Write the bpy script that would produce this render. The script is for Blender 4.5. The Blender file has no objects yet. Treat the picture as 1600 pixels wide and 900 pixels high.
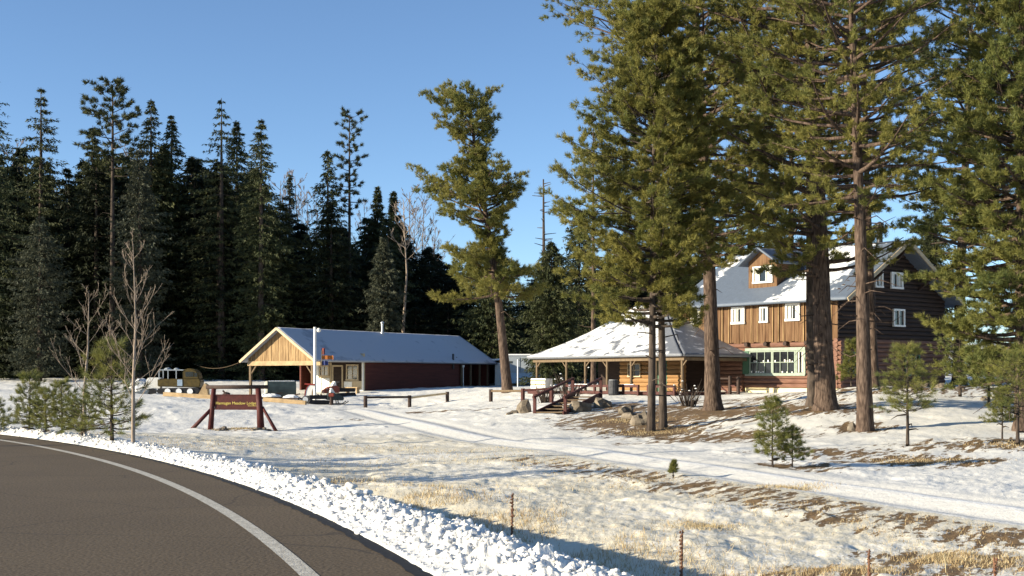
import bpy, math, random
import numpy as np
from mathutils import Vector, Matrix
R_ = math.radians
sc = bpy.context.scene
COL = sc.collection
# ------------------------------------------------------------------ camera
F = 2000.0; HOR = 590.0; EYE = 1.5
cam_d = bpy.data.cameras.new('camera'); cam = bpy.data.objects.new('camera', cam_d); COL.objects.link(cam)
cam.location = (0, 0, EYE); cam.rotation_euler = (R_(90), 0, 0)
cam_d.sensor_width = 36; cam_d.lens = F/1600*36; cam_d.shift_y = (HOR-450)/1600
cam_d.clip_start = .1; cam_d.clip_end = 9000
sc.camera = cam
# ------------------------------------------------------------------ light
SAZ = (-0.955, -0.297); SEL = 14.6
w = bpy.data.worlds.new('World'); sc.world = w; w.use_nodes = True
nt = w.node_tree; bg = nt.nodes['Background']
sky = nt.nodes.new('ShaderNodeTexSky'); sky.sky_type = 'NISHITA'; sky.sun_disc = False
sky.sun_elevation = R_(SEL); sky.sun_rotation = math.atan2(SAZ[0], SAZ[1])
sky.altitude = 2700; sky.air_density = 1.0; sky.dust_density = 0.2; sky.ozone_density = 2.8
nt.links.new(sky.outputs[0], bg.inputs[0]); bg.inputs[1].default_value = 0.1
sl = bpy.data.lights.new('sun', 'SUN'); sun = bpy.data.objects.new('sun', sl); COL.objects.link(sun)
sl.energy = 5.0; sl.angle = R_(.5); sl.color = (1, .89, .69)
sd = Vector((SAZ[0]*math.cos(R_(SEL)), SAZ[1]*math.cos(R_(SEL)), math.sin(R_(SEL))))
sun.rotation_euler = (-sd).to_track_quat('-Z', 'Y').to_euler(); sun.location = (-40, -20, 30)
vs = sc.view_settings
sc.display_settings.display_device = 'sRGB'
vs.view_transform = 'Standard'; vs.look = 'None'; vs.exposure = 1.05; vs.gamma = 1; vs.use_curve_mapping = False
# ------------------------------------------------------------------ noise helpers
def _hash(ix, iy, seed):
    n = (ix.astype(np.int64)*374761393 + iy.astype(np.int64)*668265263 + seed*1442695041) & 0x7fffffff
    n = ((n ^ (n >> 13))*1274126177) & 0x7fffffff
    return ((n ^ (n >> 16)) & 0xffff)/65535.0
def vnoise(x, y, seed=0):
    ix = np.floor(x); iy = np.floor(y); fx = x-ix; fy = y-iy
    fx = fx*fx*(3-2*fx); fy = fy*fy*(3-2*fy)
    a = _hash(ix, iy, seed); b = _hash(ix+1, iy, seed); c = _hash(ix, iy+1, seed); d = _hash(ix+1, iy+1, seed)
    return (a*(1-fx)+b*fx)*(1-fy)+(c*(1-fx)+d*fx)*fy
def fbm(x, y, oct=4, seed=0):
    s = 0; a = .5; t = 0
    for i in range(oct):
        s = s+a*vnoise(x*2**i+i*17.3, y*2**i-i*9.1, seed+i); t += a; a *= .5
    return s/t
def sstep(a, b, x):
    t = np.clip((x-a)/(b-a), 0, 1); return t*t*(3-2*t)
# ------------------------------------------------------------------ terrain
TP = [(370,672,55),(250,662,57),(120,655,60),(50,625,70),(50,606,92),(50,590,118),(-300,592,118),(-300,640,62),(250,640,65),(300,618,82),
 (300,598,104),(300,591,120),(450,624,84),(395,622,91),(500,618,88),(492,628,80),(570,612,92),(700,604,104),(790,600,112),(440,606,98),
 (600,640,70),(700,650,62),(640,634,78),(793,613,80),(800,632,70),(820,603,105),(840,650,57),(900,660,53),(930,635,61),(1000,628,63),
 (1060,630,63),(1100,690,42),(1700,812,20),(1600,800,21),(1350,765,25.3),(1100,728,31),(1000,714,34.5),(900,700,38),(700,672,50),(640,655,60),
 (1600,905,15.4),(1100,900,15.5),(1000,800,22),(700,720,34),(300,715,33),(500,690,44),(560,760,26),(800,850,17.5),(400,745,28),
 (1352,672,44),(1285,640,50),(1110,640,58),(1022,677,48),(995,655,54),(1418,695,37),(1590,695,37),(1220,729,31),(1550,640,50),
 (1365,605,62),(1500,605,66),(1600,600,75),(1230,614,69),(1150,622,66),(1300,612,68),(1700,660,46),(1800,700,38),(1450,738,30.5),
 (1600,640,52),(208,704,27.3),(175,696,29),(97,684,33),(46,679,35),(0,671,39),(-60,665,42),(200,590,135),(800,592,125),(600,588,130),(1200,590,110),(1500,580,110),(1900,570,100)]
TPX = [((p-800)/F*d, d, EYE-(py-HOR)*d/F) for p, py, d in TP]
TPX += [(-200,200,5),(0,230,6),(200,200,8),(-200,60,1),(200,60,5),(120,0,1),(60,-30,0),(-60,-30,0),(30,0,-.5),(-150,-60,0),(150,-100,0),(12,5,-.9),(-60,60,.4)]
TPX = np.array(TPX)
def _u(r2): return np.where(r2 > 1e-9, r2*np.log(r2+1e-12), 0)
_n = len(TPX); _S = 100.0
_P = TPX[:, :2]/_S
_K = _u(((_P[:, None]-_P[None])**2).sum(-1)) + np.eye(_n)*2e-5
_A = np.zeros((_n+3, _n+3)); _A[:_n, :_n] = _K; _A[:_n, _n] = 1; _A[:_n, _n+1:] = _P; _A[_n, :_n] = 1; _A[_n+1:, :_n] = _P.T
_W = np.linalg.solve(_A, np.concatenate([TPX[:, 2], [0, 0, 0]]))
def tps(x, y):
    z = _W[_n]+_W[_n+1]*x/_S+_W[_n+2]*y/_S
    for i in range(_n):
        z = z+_W[i]*_u((x/_S-_P[i, 0])**2+(y/_S-_P[i, 1])**2)
    return z
# road edge circle fitted to the traced edge
E = np.array([(-.70,9.95),(-1.19,11.34),(-1.70,12.84),(-2.33,14.5),(-3.7,17.6),(-5.16,20.7),(-7.09,24.2),(-9.1,27.8),(-13.5,33.7)])
_M = np.c_[2*E, np.ones(len(E))]; _c = np.linalg.lstsq(_M, (E**2).sum(1), rcond=None)[0]
RC = _c[:2]; RR = math.sqrt(_c[2]+(RC**2).sum())
def rs(x, y): return np.hypot(x-RC[0], y-RC[1])-RR     # signed distance from the asphalt edge, + outside
DRV = np.array([((p-800)/F*d, d) for p, d in [(1800,19),(1600,21),(1350,25.3),(1100,31),(900,38),(700,50),(630,60),(560,70)]])
DRV = np.vstack([[14, 12], DRV])
def ddist(x, y):
    best = np.full(np.shape(x), 1e9)
    for a, b in zip(DRV[:-1], DRV[1:]):
        ab = b-a; t = np.clip(((x-a[0])*ab[0]+(y-a[1])*ab[1])/(ab@ab), 0, 1)
        dx = x-a[0]-t*ab[0]; dy = y-a[1]-t*ab[1]
        s = np.sign(ab[0]*dy-ab[1]*dx)
        dd = np.hypot(dx, dy)*s
        best = np.where(np.abs(dd) < np.abs(best), dd, best)
    return -best
def terrain(x, y, fine=True):
    x = np.asarray(x, float); y = np.asarray(y, float)
    r = np.hypot(x, y)
    z = tps(np.clip(x, -260, 260), np.clip(y, -120, 260))
    z = z*sstep(900, 200, r)+sstep(200, 900, r)*14*(y > -50)
    s = rs(x, y)
    if fine:
        nf = 1-.85*np.exp(-(ddist(x, y)/1.75)**4)
        z = z+nf*((fbm(x*.35, y*.35, 3, 5)-.5)*.18*sstep(3, 8, s)+(fbm(x*1.7, y*1.7, 3, 11)-.5)*.06*sstep(1.5, 4, s)+(fbm(x*6, y*6, 3, 19)-.5)*.05*sstep(1.5, 4, s)*sstep(45, 25, y))
        hum = sstep(.55, .75, fbm(x*1.1+y*.4, y*.7, 3, 77))
        z = z-.42*np.exp(-((s-3.2)/1.2)**2)*sstep(34, 21, y)
        z = z+hum*.04*sstep(3, 6, s)*(np.abs(ddist(x, y)) > 1.7)
        d = ddist(x, y)
        z = z-.05*np.exp(-((np.abs(d)-.8)/.28)**2)+.05*np.exp(-(d/.3)**2)
    bw = np.interp(y, [8, 14, 22, 35], [.95, .60, .32, .25])
    k = sstep(bw, bw+1.7, s)
    berm = .015+.13*sstep(.0, bw, s)
    if fine: berm = berm+(fbm(x*4.5, y*4.5, 4, 3)-.5)*.14*sstep(.05, .5, s)+(fbm(x*14, y*14, 3, 13)-.5)*.14*sstep(.1, .6, s)
    zz = berm*(1-k)+z*k
    road = sstep(.06, -.02, s)
    zz = zz*(1-road)+(-.03)*road
    far_side = sstep(-8.6, -10.5, s)
    out = np.where(s < -8.4, -.03+far_side*(np.clip(z, -.2, 40)*0+.1+(fbm(x*.5, y*.5, 3, 9)-.5)*.3+np.clip((-s-10)*.04, 0, 4)), zz)
    return out
def gz(x, y): return float(terrain(np.array([x]), np.array([y]))[0])
def at(px, d):
    x = (px-800)/F*d; return x, d, gz(x, d)
def zat(py, d): return EYE-(py-HOR)*d/F
# ------------------------------------------------------------------ materials
def mat(name, col, rough=.8, var=.25, scale=4, bump=0, bscale=30, stretch=(1,1,1), spec=.3, metal=0, col2=None, tint=None, translucent=0):
    m = bpy.data.materials.new(name); m.use_nodes = True; t = m.node_tree; N = t.nodes; L = t.links
    b = N['Principled BSDF']; b.inputs['Roughness'].default_value = rough; b.inputs['Metallic'].default_value = metal
    b.inputs['Specular IOR Level'].default_value = spec
    tc = N.new('ShaderNodeTexCoord'); mp = N.new('ShaderNodeMapping'); mp.inputs['Scale'].default_value = stretch
    L.new(tc.outputs['Object'], mp.inputs['Vector'])
    nz = N.new('ShaderNodeTexNoise'); nz.inputs['Scale'].default_value = scale; nz.inputs['Detail'].default_value = 5
    L.new(mp.outputs[0], nz.inputs['Vector'])
    mx = N.new('ShaderNodeMix'); mx.data_type = 'RGBA'
    c2 = col2 or tuple(min(1, c*(1+var)) for c in col); c1 = col if col2 else tuple(c*(1-var) for c in col)
    mx.inputs[6].default_value = (*c1, 1); mx.inputs[7].default_value = (*c2, 1)
    rp = N.new('ShaderNodeMapRange'); rp.inputs[1].default_value = .32; rp.inputs[2].default_value = .68
    L.new(nz.outputs[0], rp.inputs[0]); L.new(rp.outputs[0], mx.inputs[0])
    out = mx.outputs[2]
    if tint:
        at_ = N.new('ShaderNodeAttribute'); at_.attribute_name = 'tint'
        m2 = N.new('ShaderNodeMix'); m2.data_type = 'RGBA'; m2.inputs[7].default_value = (*tint, 1)
        L.new(out, m2.inputs[6]); L.new(at_.outputs['Fac'], m2.inputs[0]); out = m2.outputs[2]
    L.new(out, b.inputs['Base Color'])
    if bump:
        n2 = N.new('ShaderNodeTexNoise'); n2.inputs['Scale'].default_value = bscale; n2.inputs['Detail'].default_value = 6
        L.new(mp.outputs[0], n2.inputs['Vector'])
        bp = N.new('ShaderNodeBump'); bp.inputs['Strength'].default_value = bump; bp.inputs['Distance'].default_value = .03
        L.new(n2.outputs[0], bp.inputs['Height']); L.new(bp.outputs[0], b.inputs['Normal'])
    if translucent:
        tr = N.new('ShaderNodeBsdfTranslucent'); ms = N.new('ShaderNodeMixShader'); ms.inputs[0].default_value = translucent
        L.new(out, tr.inputs[0]); L.new(b.outputs[0], ms.inputs[1]); L.new(tr.outputs[0], ms.inputs[2])
        L.new(ms.outputs[0], N['Material Output'].inputs['Surface'])
    return m
M = {}
M['pine'] = mat('pine_needles', (.085,.11,.03), .6, .3, .5, tint=(.29,.25,.062), translucent=.3, spec=.25)
M['pine_green'] = mat('young_pine_needles', (.085,.115,.036), .6, .3, .8, tint=(.26,.24,.06), translucent=.3, spec=.25)
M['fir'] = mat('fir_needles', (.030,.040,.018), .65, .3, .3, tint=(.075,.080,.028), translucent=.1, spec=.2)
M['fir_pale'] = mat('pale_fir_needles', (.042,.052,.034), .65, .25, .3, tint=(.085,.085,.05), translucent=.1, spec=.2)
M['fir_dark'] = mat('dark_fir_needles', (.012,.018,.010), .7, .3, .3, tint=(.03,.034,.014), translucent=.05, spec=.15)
M['bark'] = mat('pine_bark', (.035,.024,.019), .95, .4, 13, 1.0, 16, (1,1,.22), .1, col2=(.145,.103,.078))
M['bark_dark'] = mat('dark_bark', (.03,.024,.02), .9, .3, 7, .8, 10, (1,1,.25), .1, col2=(.11,.085,.068))
M['aspen'] = mat('aspen_bark', (.30,.235,.18), .8, .25, 5, .2, 20, (1,1,.5), .2)
M['twig'] = mat('grey_twigs', (.20,.155,.125), .9, .2, 3)
M['snow'] = mat('snow', (.86,.85,.82), .6, .03, 2, .6, 14, spec=.3)
M['clod'] = mat('snow_clod', (.60,.575,.53), .6, .02, 2.5, .5, 30, spec=.3, col2=(.87,.86,.84))
M['rock'] = mat('rock', (.085,.068,.05), .9, .35, 3, .8, 8, col2=(.24,.20,.15))
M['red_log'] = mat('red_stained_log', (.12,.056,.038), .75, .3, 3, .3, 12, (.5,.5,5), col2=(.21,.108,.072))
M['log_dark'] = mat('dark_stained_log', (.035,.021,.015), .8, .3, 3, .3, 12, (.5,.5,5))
M['yellow_log'] = mat('varnished_log', (.27,.14,.05), .7, .3, 2, .3, 12, (.6,.6,4), col2=(.33,.19,.08))
M['board'] = mat('weathered_board', (.09,.042,.018), .85, .3, 1.6, .5, 10, (6,6,.5), col2=(.19,.112,.056))
M['barn'] = mat('barn_board', (.15,.085,.035), .8, .3, 2.2, .5, 10, (5,5,.5), col2=(.38,.25,.12))
M['red_siding'] = mat('red_siding', (.095,.026,.018), .8, .2, 2, .3, 12, (.4,.4,6))
M['red_paint'] = mat('red_brown_paint', (.07,.022,.018), .7, .25, 6, .3, 20)
M['sign_red'] = mat('sign_red_wood', (.065,.012,.010), .65, .25, 6, .3, 20)
M['log_cap'] = mat('dark_weathered_log', (.045,.028,.022), .8, .3, 6, .4, 20)
M['gold'] = mat('gold_lettering', (.62,.50,.13), .5, .1, 6)
M['green_trim'] = mat('green_trim', (.26,.31,.245), .6, .12, 5)
M['dark_green'] = mat('dark_green_paint', (.05,.12,.07), .6, .12, 5)
M['white'] = mat('white_paint', (.78,.76,.70), .6, .06, 5)
M['cream'] = mat('cream_stucco', (.74,.62,.36), .85, .12, 2, .3, 20)
M['trim_tan'] = mat('tan_trim', (.48,.38,.24), .7, .12, 4)
M['wood_post'] = mat('bare_wood_post', (.15,.105,.062), .8, .25, 5, .3, 20, (3,3,.5))
M['glass'] = mat('window_glass', (.012,.014,.016), .08, .3, 3, spec=.6)
M['curtain'] = mat('curtain', (.62,.60,.52), .9, .15, 12, 0, 10, (8,8,.5))
M['metal_roof'] = mat('metal_roof', (.30,.34,.40), .45, .15, 1.5, spec=.5)
M['shingle'] = mat('roof_shingle', (.13,.12,.115), .9, .25, 6, .4, 20)
M['black'] = mat('black_rubber', (.018,.018,.02), .7, .3, 5)
M['iron'] = mat('dark_iron', (.05,.05,.055), .5, .3, 5, .2, 20, metal=.3)
M['galv'] = mat('galvanised_steel', (.42,.43,.44), .4, .15, 5, metal=.5)
M['tank'] = mat('dark_tank_paint', (.035,.05,.05), .5, .3, 3)
M['tank_end'] = mat('pale_tank_end', (.55,.53,.42), .6, .15, 4)
M['orange'] = mat('orange_paint', (.085,.058,.013), .5, .25, 5)
M['red_bright'] = mat('red_enamel', (.26,.035,.025), .4, .15, 5)
M['redbrown'] = mat('maroon_enamel', (.22,.05,.03), .45, .2, 5)
M['blue'] = mat('blue_cloth', (.04,.055,.17), .8, .15, 5)
M['greyblue'] = mat('faded_blue_paint', (.30,.38,.46), .6, .12, 4)
M['palegrey'] = mat('pale_grey_paint', (.30,.33,.35), .6, .08, 4)
M['stalk'] = mat('dead_stalk', (.17,.085,.05), .9, .3, 20, .3, 60)
M['straw'] = mat('straw_grass', (.60,.51,.31), .9, .2, 1, tint=(.34,.22,.10), translucent=.2)
M['tan_wood'] = mat('new_lumber', (.40,.28,.15), .8, .2, 3, .2, 20)
M['orange_cloth'] = mat('orange_cloth', (.38,.13,.03), .8, .1, 3)
# ------------------------------------------------------------------ mesh tools
def link(name, me, m, parent=None):
    o = bpy.data.objects.new(name, me)
    if m is not None and len(me.materials) == 0: me.materials.append(m)
    COL.objects.link(o)
    if parent is not None: o.parent = parent
    return o
def np_mesh(name, V, Fa, m=None, face_attr=None, smooth=False, pt_attr=None):
    V = np.asarray(V, np.float32); Fa = np.asarray(Fa, np.int32)
    me = bpy.data.meshes.new(name); k = Fa.shape[1]
    me.vertices.add(len(V)); me.vertices.foreach_set('co', V.ravel())
    me.loops.add(Fa.size); me.loops.foreach_set('vertex_index', Fa.ravel())
    me.polygons.add(len(Fa)); me.polygons.foreach_set('loop_start', np.arange(len(Fa), dtype=np.int32)*k)
    if smooth: me.polygons.foreach_set('use_smooth', np.ones(len(Fa), bool))
    if face_attr is not None:
        a = me.attributes.new('tint', 'FLOAT', 'FACE'); a.data.foreach_set('value', np.asarray(face_attr, np.float32))
    if pt_attr:
        for nme, val in pt_attr.items():
            a = me.attributes.new(nme, 'FLOAT', 'POINT'); a.data.foreach_set('value', np.asarray(val, np.float32).ravel())
    me.update(calc_edges=True)
    if m: me.materials.append(m)
    return me
class MB:
    def __init__(s): s.v = []; s.f = []
    def add(s, vs, fs):
        k = len(s.v); s.v += [tuple(v) for v in vs]; s.f += [tuple(i+k for i in f) for f in fs]
    def box(s, x0, x1, y0, y1, z0, z1):
        s.add([(x0,y0,z0),(x1,y0,z0),(x1,y1,z0),(x0,y1,z0),(x0,y0,z1),(x1,y0,z1),(x1,y1,z1),(x0,y1,z1)],
              [(0,3,2,1),(4,5,6,7),(0,1,5,4),(1,2,6,5),(2,3,7,6),(3,0,4,7)])
    def bar(s, a, b, w_, h_=None, up=(0,0,1)):
        h_ = h_ or w_; a = Vector(a); b = Vector(b); d = (b-a).normalized(); u = Vector(up)
        if abs(d.dot(u)) > .98: u = Vector((0,1,0))
        x = d.cross(u).normalized(); y = x.cross(d); x = x*w_/2; y = y*h_/2
        s.add([a-x-y,a+x-y,a+x+y,a-x+y,b-x-y,b+x-y,b+x+y,b-x+y], [(0,3,2,1),(4,5,6,7),(0,1,5,4),(1,2,6,5),(2,3,7,6),(3,0,4,7)])
    def tube(s, pts, rad, n=8, cap=True, wob=0, rng=None):
        pts = [Vector(p) for p in pts]; k = len(s.v); N_ = len(pts)
        if not hasattr(rad, '__len__'): rad = [rad]*N_
        ref = Vector((0,0,1)) if abs((pts[-1]-pts[0]).normalized().z) < .9 else Vector((1,0,0))
        for i, p in enumerate(pts):
            d = (pts[min(i+1,N_-1)]-pts[max(i-1,0)]).normalized(); x = d.cross(ref).normalized(); y = d.cross(x)
            for j in range(n):
                a = 2*math.pi*j/n; r = rad[i]*(1+(rng.uniform(-wob, wob) if wob else 0))
                s.v.append(tuple(p+x*math.cos(a)*r+y*math.sin(a)*r))
        for i in range(N_-1):
            for j in range(n):
                s.f.append((k+i*n+j, k+i*n+(j+1)%n, k+(i+1)*n+(j+1)%n, k+(i+1)*n+j))
        if cap and n > 2:
            s.f.append(tuple(k+j for j in range(n))[::-1]); s.f.append(tuple(k+(N_-1)*n+j for j in range(n)))
    def lathe(s, prof, c, n=14):   # prof: (r,z)
        k = len(s.v)
        for r, z in prof:
            for j in range(n):
                a = 2*math.pi*j/n; s.v.append((c[0]+r*math.cos(a), c[1]+r*math.sin(a), c[2]+z))
        for i in range(len(prof)-1):
            for j in range(n):
                s.f.append((k+i*n+j, k+i*n+(j+1)%n, k+(i+1)*n+(j+1)%n, k+(i+1)*n+j))
        s.f.append(tuple(k+j for j in range(n))[::-1]); s.f.append(tuple(k+(len(prof)-1)*n+j for j in range(n)))
    def prism(s, poly, y0, y1, axis='y'):
        n = len(poly)
        if axis == 'y': a = [(p[0], y0, p[1]) for p in poly]; b = [(p[0], y1, p[1]) for p in poly]
        else: a = [(y0, p[0], p[1]) for p in poly]; b = [(y1, p[0], p[1]) for p in poly]
        s.add(a+b, [tuple(range(n)), tuple(range(2*n-1, n-1, -1))]+[(i, i+n, (i+1) % n+n, (i+1) % n) for i in range(n)])
    def build(s, name, m, parent=None, smooth=False, bevel=0):
        me = bpy.data.meshes.new(name); me.from_pydata(s.v, [], s.f)
        if smooth: me.polygons.foreach_set('use_smooth', np.ones(len(me.polygons), bool))
        me.materials.append(m); me.update()
        import bmesh
        bm = bmesh.new(); bm.from_mesh(me); bmesh.ops.recalc_face_normals(bm, faces=bm.faces)
        if bevel: bmesh.ops.bevel(bm, geom=list(bm.edges), offset=bevel, segments=2, affect='EDGES')
        bm.to_mesh(me); bm.free()
        o = bpy.data.objects.new(name, me); COL.objects.link(o)
        if parent is not None: o.parent = parent
        return o
def tag(o, label=None, cat=None, group=None, kind=None):
    if label: o['label'] = label
    if cat: o['category'] = cat
    if group: o['group'] = group
    if kind: o['kind'] = kind
    return o
def empty(name, loc, rz=0, label=None, cat=None, group=None):
    o = bpy.data.objects.new(name, None); o.location = loc; o.rotation_euler = (0,0,rz); o.empty_display_size = .3
    COL.objects.link(o); return tag(o, label, cat, group)
def part(name, m, parent, fn, **k):
    b = MB(); fn(b); return b.build(name, m, parent, **k)
def children(o): return [c for c in bpy.data.objects if c.parent == o]
def copy_tree(o, kids, loc, rz, scale, label, group):
    c = o.copy(); COL.objects.link(c); c.location = loc; c.rotation_euler = (0,0,rz); c.scale = scale
    c['label'] = label; c['group'] = group
    for ch in kids:
        d = ch.copy(); COL.objects.link(d); d.parent = c
    return c
# ------------------------------------------------------------------ ground sheet
def build_ground():
    az = np.concatenate([np.linspace(-180, -48, 60)[:-1], np.linspace(-48, -24, 90)[:-1], np.linspace(-24, 24, 760)[:-1], np.linspace(24, 48, 90)[:-1], np.linspace(48, 180, 60)[:-1]])
    rr = np.concatenate([[.4, 1.2, 2.4, 4], np.geomspace(5, 130, 560), np.geomspace(133, 4500, 60)])
    A, RD = np.meshgrid(np.radians(az), rr); X = RD*np.sin(A); Y = RD*np.cos(A)
    Z = terrain(X.ravel(), Y.ravel()).reshape(X.shape)
    na, nr = len(az), len(rr)
    V = np.stack([X, Y, Z], -1).reshape(-1, 3)
    i, j = np.meshgrid(np.arange(nr-1), np.arange(na), indexing='ij'); j2 = (j+1) % na
    Fc = np.stack([i*na+j, i*na+j2, (i+1)*na+j2, (i+1)*na+j], -1).reshape(-1, 4)
    x = X.ravel(); y = Y.ravel(); s = rs(x, y); dd = ddist(x, y)
    bare = np.zeros_like(x)
    def ell(px, d, rx, ry, st, rot=0):
        nonlocal bare
        cx = (px-800)/F*d; u = x-cx; v = y-d; c, s_ = math.cos(rot), math.sin(rot)
        q = ((u*c+v*s_)/rx/1.45)**2+((-u*s_+v*c)/ry/1.45)**2
        bare = np.maximum(bare, 1.12*st*np.exp(-q*.9))
    for a in [(1022,48,1.7,2.2,.8),(985,53,2.2,3.4,.85),(940,54,1.4,1.5,.55),(1110,55,4.0,4.0,.78),(1190,52,3.4,1.6,.68),(1250,52,2.6,1.6,.66),(1140,44,2.3,1.8,.66),
              (1080,41,2.2,1.2,.55),(1345,44.5,1.0,1.2,.62),(1285,50,1.8,1.6,.66),(1430,33,1.7,1.3,.66),(1300,35.5,2.1,1.2,.55),(1540,37,2.4,1.6,.56),(1230,31,1.6,1.0,.55),
              (1600,38,2,1.5,.6),(1500,62,4,4,.55),(1380,60,4,2,.5),(660,66,3.2,.5,.62),(600,61,2.5,.5,.4),(1200,63,4,2.5,.5),(370,55,1.6,1.0,.5),(1010,60,4,2,.62)]: ell(*a)
    # bank below the drive
    band = sstep(-4.4, -3.2, dd)*sstep(-1.2, -1.8, dd)
    band = np.where(dd > 0, 0, band) if True else band
    band2 = band*sstep(40, 31, y)*sstep(3.2, 4.5, s)
    bare = np.maximum(bare, band2*.46)
    ell(1560, 16.6, 1.5, .9, .66); ell(1460, 17.0, 1.0, .6, .6); ell(1240, 26, .9, .6, .62); ell(1350, 15.9, .8, .4, .52)
    ell(1250, 15.8, .9, .5, .48)
    bare *= sstep(1.8, 3.4, s)*(np.abs(dd) > 1.5)
    grass = np.clip(sstep(1.9, 3.6, s)*sstep(60, 42, y)*(dd < -1.3)*(.42+.5*fbm(x*.25, y*.5, 3, 21)), 0, 1)
    grass = np.maximum(grass, np.exp(-((s-4.6)/1.3)**2)*.95*sstep(32, 24, y))
    drive = np.exp(-(dd/1.5)**4)*(y < 75)
    rib = np.exp(-((dd-.1)/.22)**2)
    me = np_mesh('snow_ground', V, Fc, smooth=True, pt_attr=dict(bare=bare, grass=grass, drive=drive, rib=rib))
    m = bpy.data.materials.new('snow_ground'); m.use_nodes = True; t = m.node_tree; N = t.nodes; L = t.links
    b = N['Principled BSDF']; b.inputs['Roughness'].default_value = .65; b.inputs['Specular IOR Level'].default_value = .25
    tc = N.new('ShaderNodeTexCoord')
    def noise(scale, detail=5, vec=None, rough=.6):
        n = N.new('ShaderNodeTexNoise'); n.inputs['Scale'].default_value = scale; n.inputs['Detail'].default_value = detail
        n.inputs['Roughness'].default_value = rough; L.new(vec or tc.outputs['Object'], n.inputs['Vector']); return n.outputs[0]
    def attr(n): a = N.new('ShaderNodeAttribute'); a.attribute_name = n; return a.outputs['Fac']
    def math_(op, a, b_, clamp=False):
        n = N.new('ShaderNodeMath'); n.operation = op; n.use_clamp = clamp
        for k, q in enumerate((a, b_)):
            if isinstance(q, (int, float)): n.inputs[k].default_value = q
            else: L.new(q, n.inputs[k])
        return n.outputs[0]
    def ramp(v, a, b_):
        n = N.new('ShaderNodeMapRange'); n.interpolation_type = 'SMOOTHSTEP'; L.new(v, n.inputs[0]); n.inputs[1].default_value = a; n.inputs[2].default_value = b_; return n.outputs[0]
    def mixc(f, a, b_):
        n = N.new('ShaderNodeMix'); n.data_type = 'RGBA'
        if isinstance(f, (int, float)): n.inputs[0].default_value = f
        else: L.new(f, n.inputs[0])
        for k, q in ((6, a), (7, b_)):
            if isinstance(q, tuple): n.inputs[k].default_value = (*q, 1)
            else: L.new(q, n.inputs[k])
        return n.outputs[2]
    mr_ = N.new('ShaderNodeMapping'); mr_.inputs['Rotation'].default_value = (0,0,R_(-58)); L.new(tc.outputs['Object'], mr_.inputs[0]); mp = N.new('ShaderNodeMapping'); mp.inputs['Scale'].default_value = (.42, 2.0, 1); L.new(mr_.outputs[0], mp.inputs[0])
    n_big = noise(1.9, 6, mp.outputs[0], .62); n_mid = noise(5, 5); n_fine = noise(26, 4)
    snowc = mixc(ramp(noise(.6, 4), .3, .7), (.86,.835,.765), (.80,.775,.70))
    snowc = mixc(math_('MULTIPLY', attr('drive'), .75), snowc, mixc(ramp(n_mid, .3, .7), (.66,.64,.58), (.74,.72,.66)))
    snowc = mixc(math_('MULTIPLY', attr('rib'), .9), snowc, (.86,.86,.85))
    # thin snow with straw showing through
    g = math_('ADD', math_('MULTIPLY', attr('grass'), .78), math_('MULTIPLY', math_('SUBTRACT', n_mid, .5), .9))
    g = math_('ADD', g, math_('MULTIPLY', math_('SUBTRACT', n_fine, .5), 1.1))
    gm = ramp(g, .28, .62)
    strawc = mixc(n_fine, (.60,.50,.31), (.76,.69,.50))
    c = mixc(math_('MULTIPLY', gm, .72), snowc, strawc)
    # bare duff
    q = math_('ADD', attr('bare'), math_('MULTIPLY', math_('SUBTRACT', n_big, .5), 2.3))
    q = math_('ADD', q, math_('MULTIPLY', math_('SUBTRACT', n_mid, .5), .8))
    q = math_('ADD', q, math_('MULTIPLY', math_('SUBTRACT', n_fine, .5), .55))
    q = math_('MULTIPLY', q, ramp(attr('bare'), .06, .3))
    qm = ramp(q, .44, .53)
    duff = mixc(ramp(n_mid, .35, .65), (.085,.045,.022), (.21,.125,.058))
    duff = mixc(math_('MULTIPLY', n_fine, .5), duff, (.30,.22,.11))
    c = mixc(qm, c, duff)
    L.new(c, b.inputs['Base Color'])
    bp = N.new('ShaderNodeBump'); bp.inputs['Strength'].default_value = .55; bp.inputs['Distance'].default_value = .06
    hh = math_('ADD', math_('MULTIPLY', n_mid, .8), math_('MULTIPLY', n_fine, .3)); hh = math_('SUBTRACT', hh, math_('MULTIPLY', qm, .5))
    L.new(hh, bp.inputs['Height']); L.new(bp.outputs[0], b.inputs['Normal'])
    o = link('snow_ground', me, m); o.data.materials.clear(); o.data.materials.append(m)
    tag(o, 'snow covered meadow and slope with brown bare patches', kind='structure'); return o
build_ground()
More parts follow.
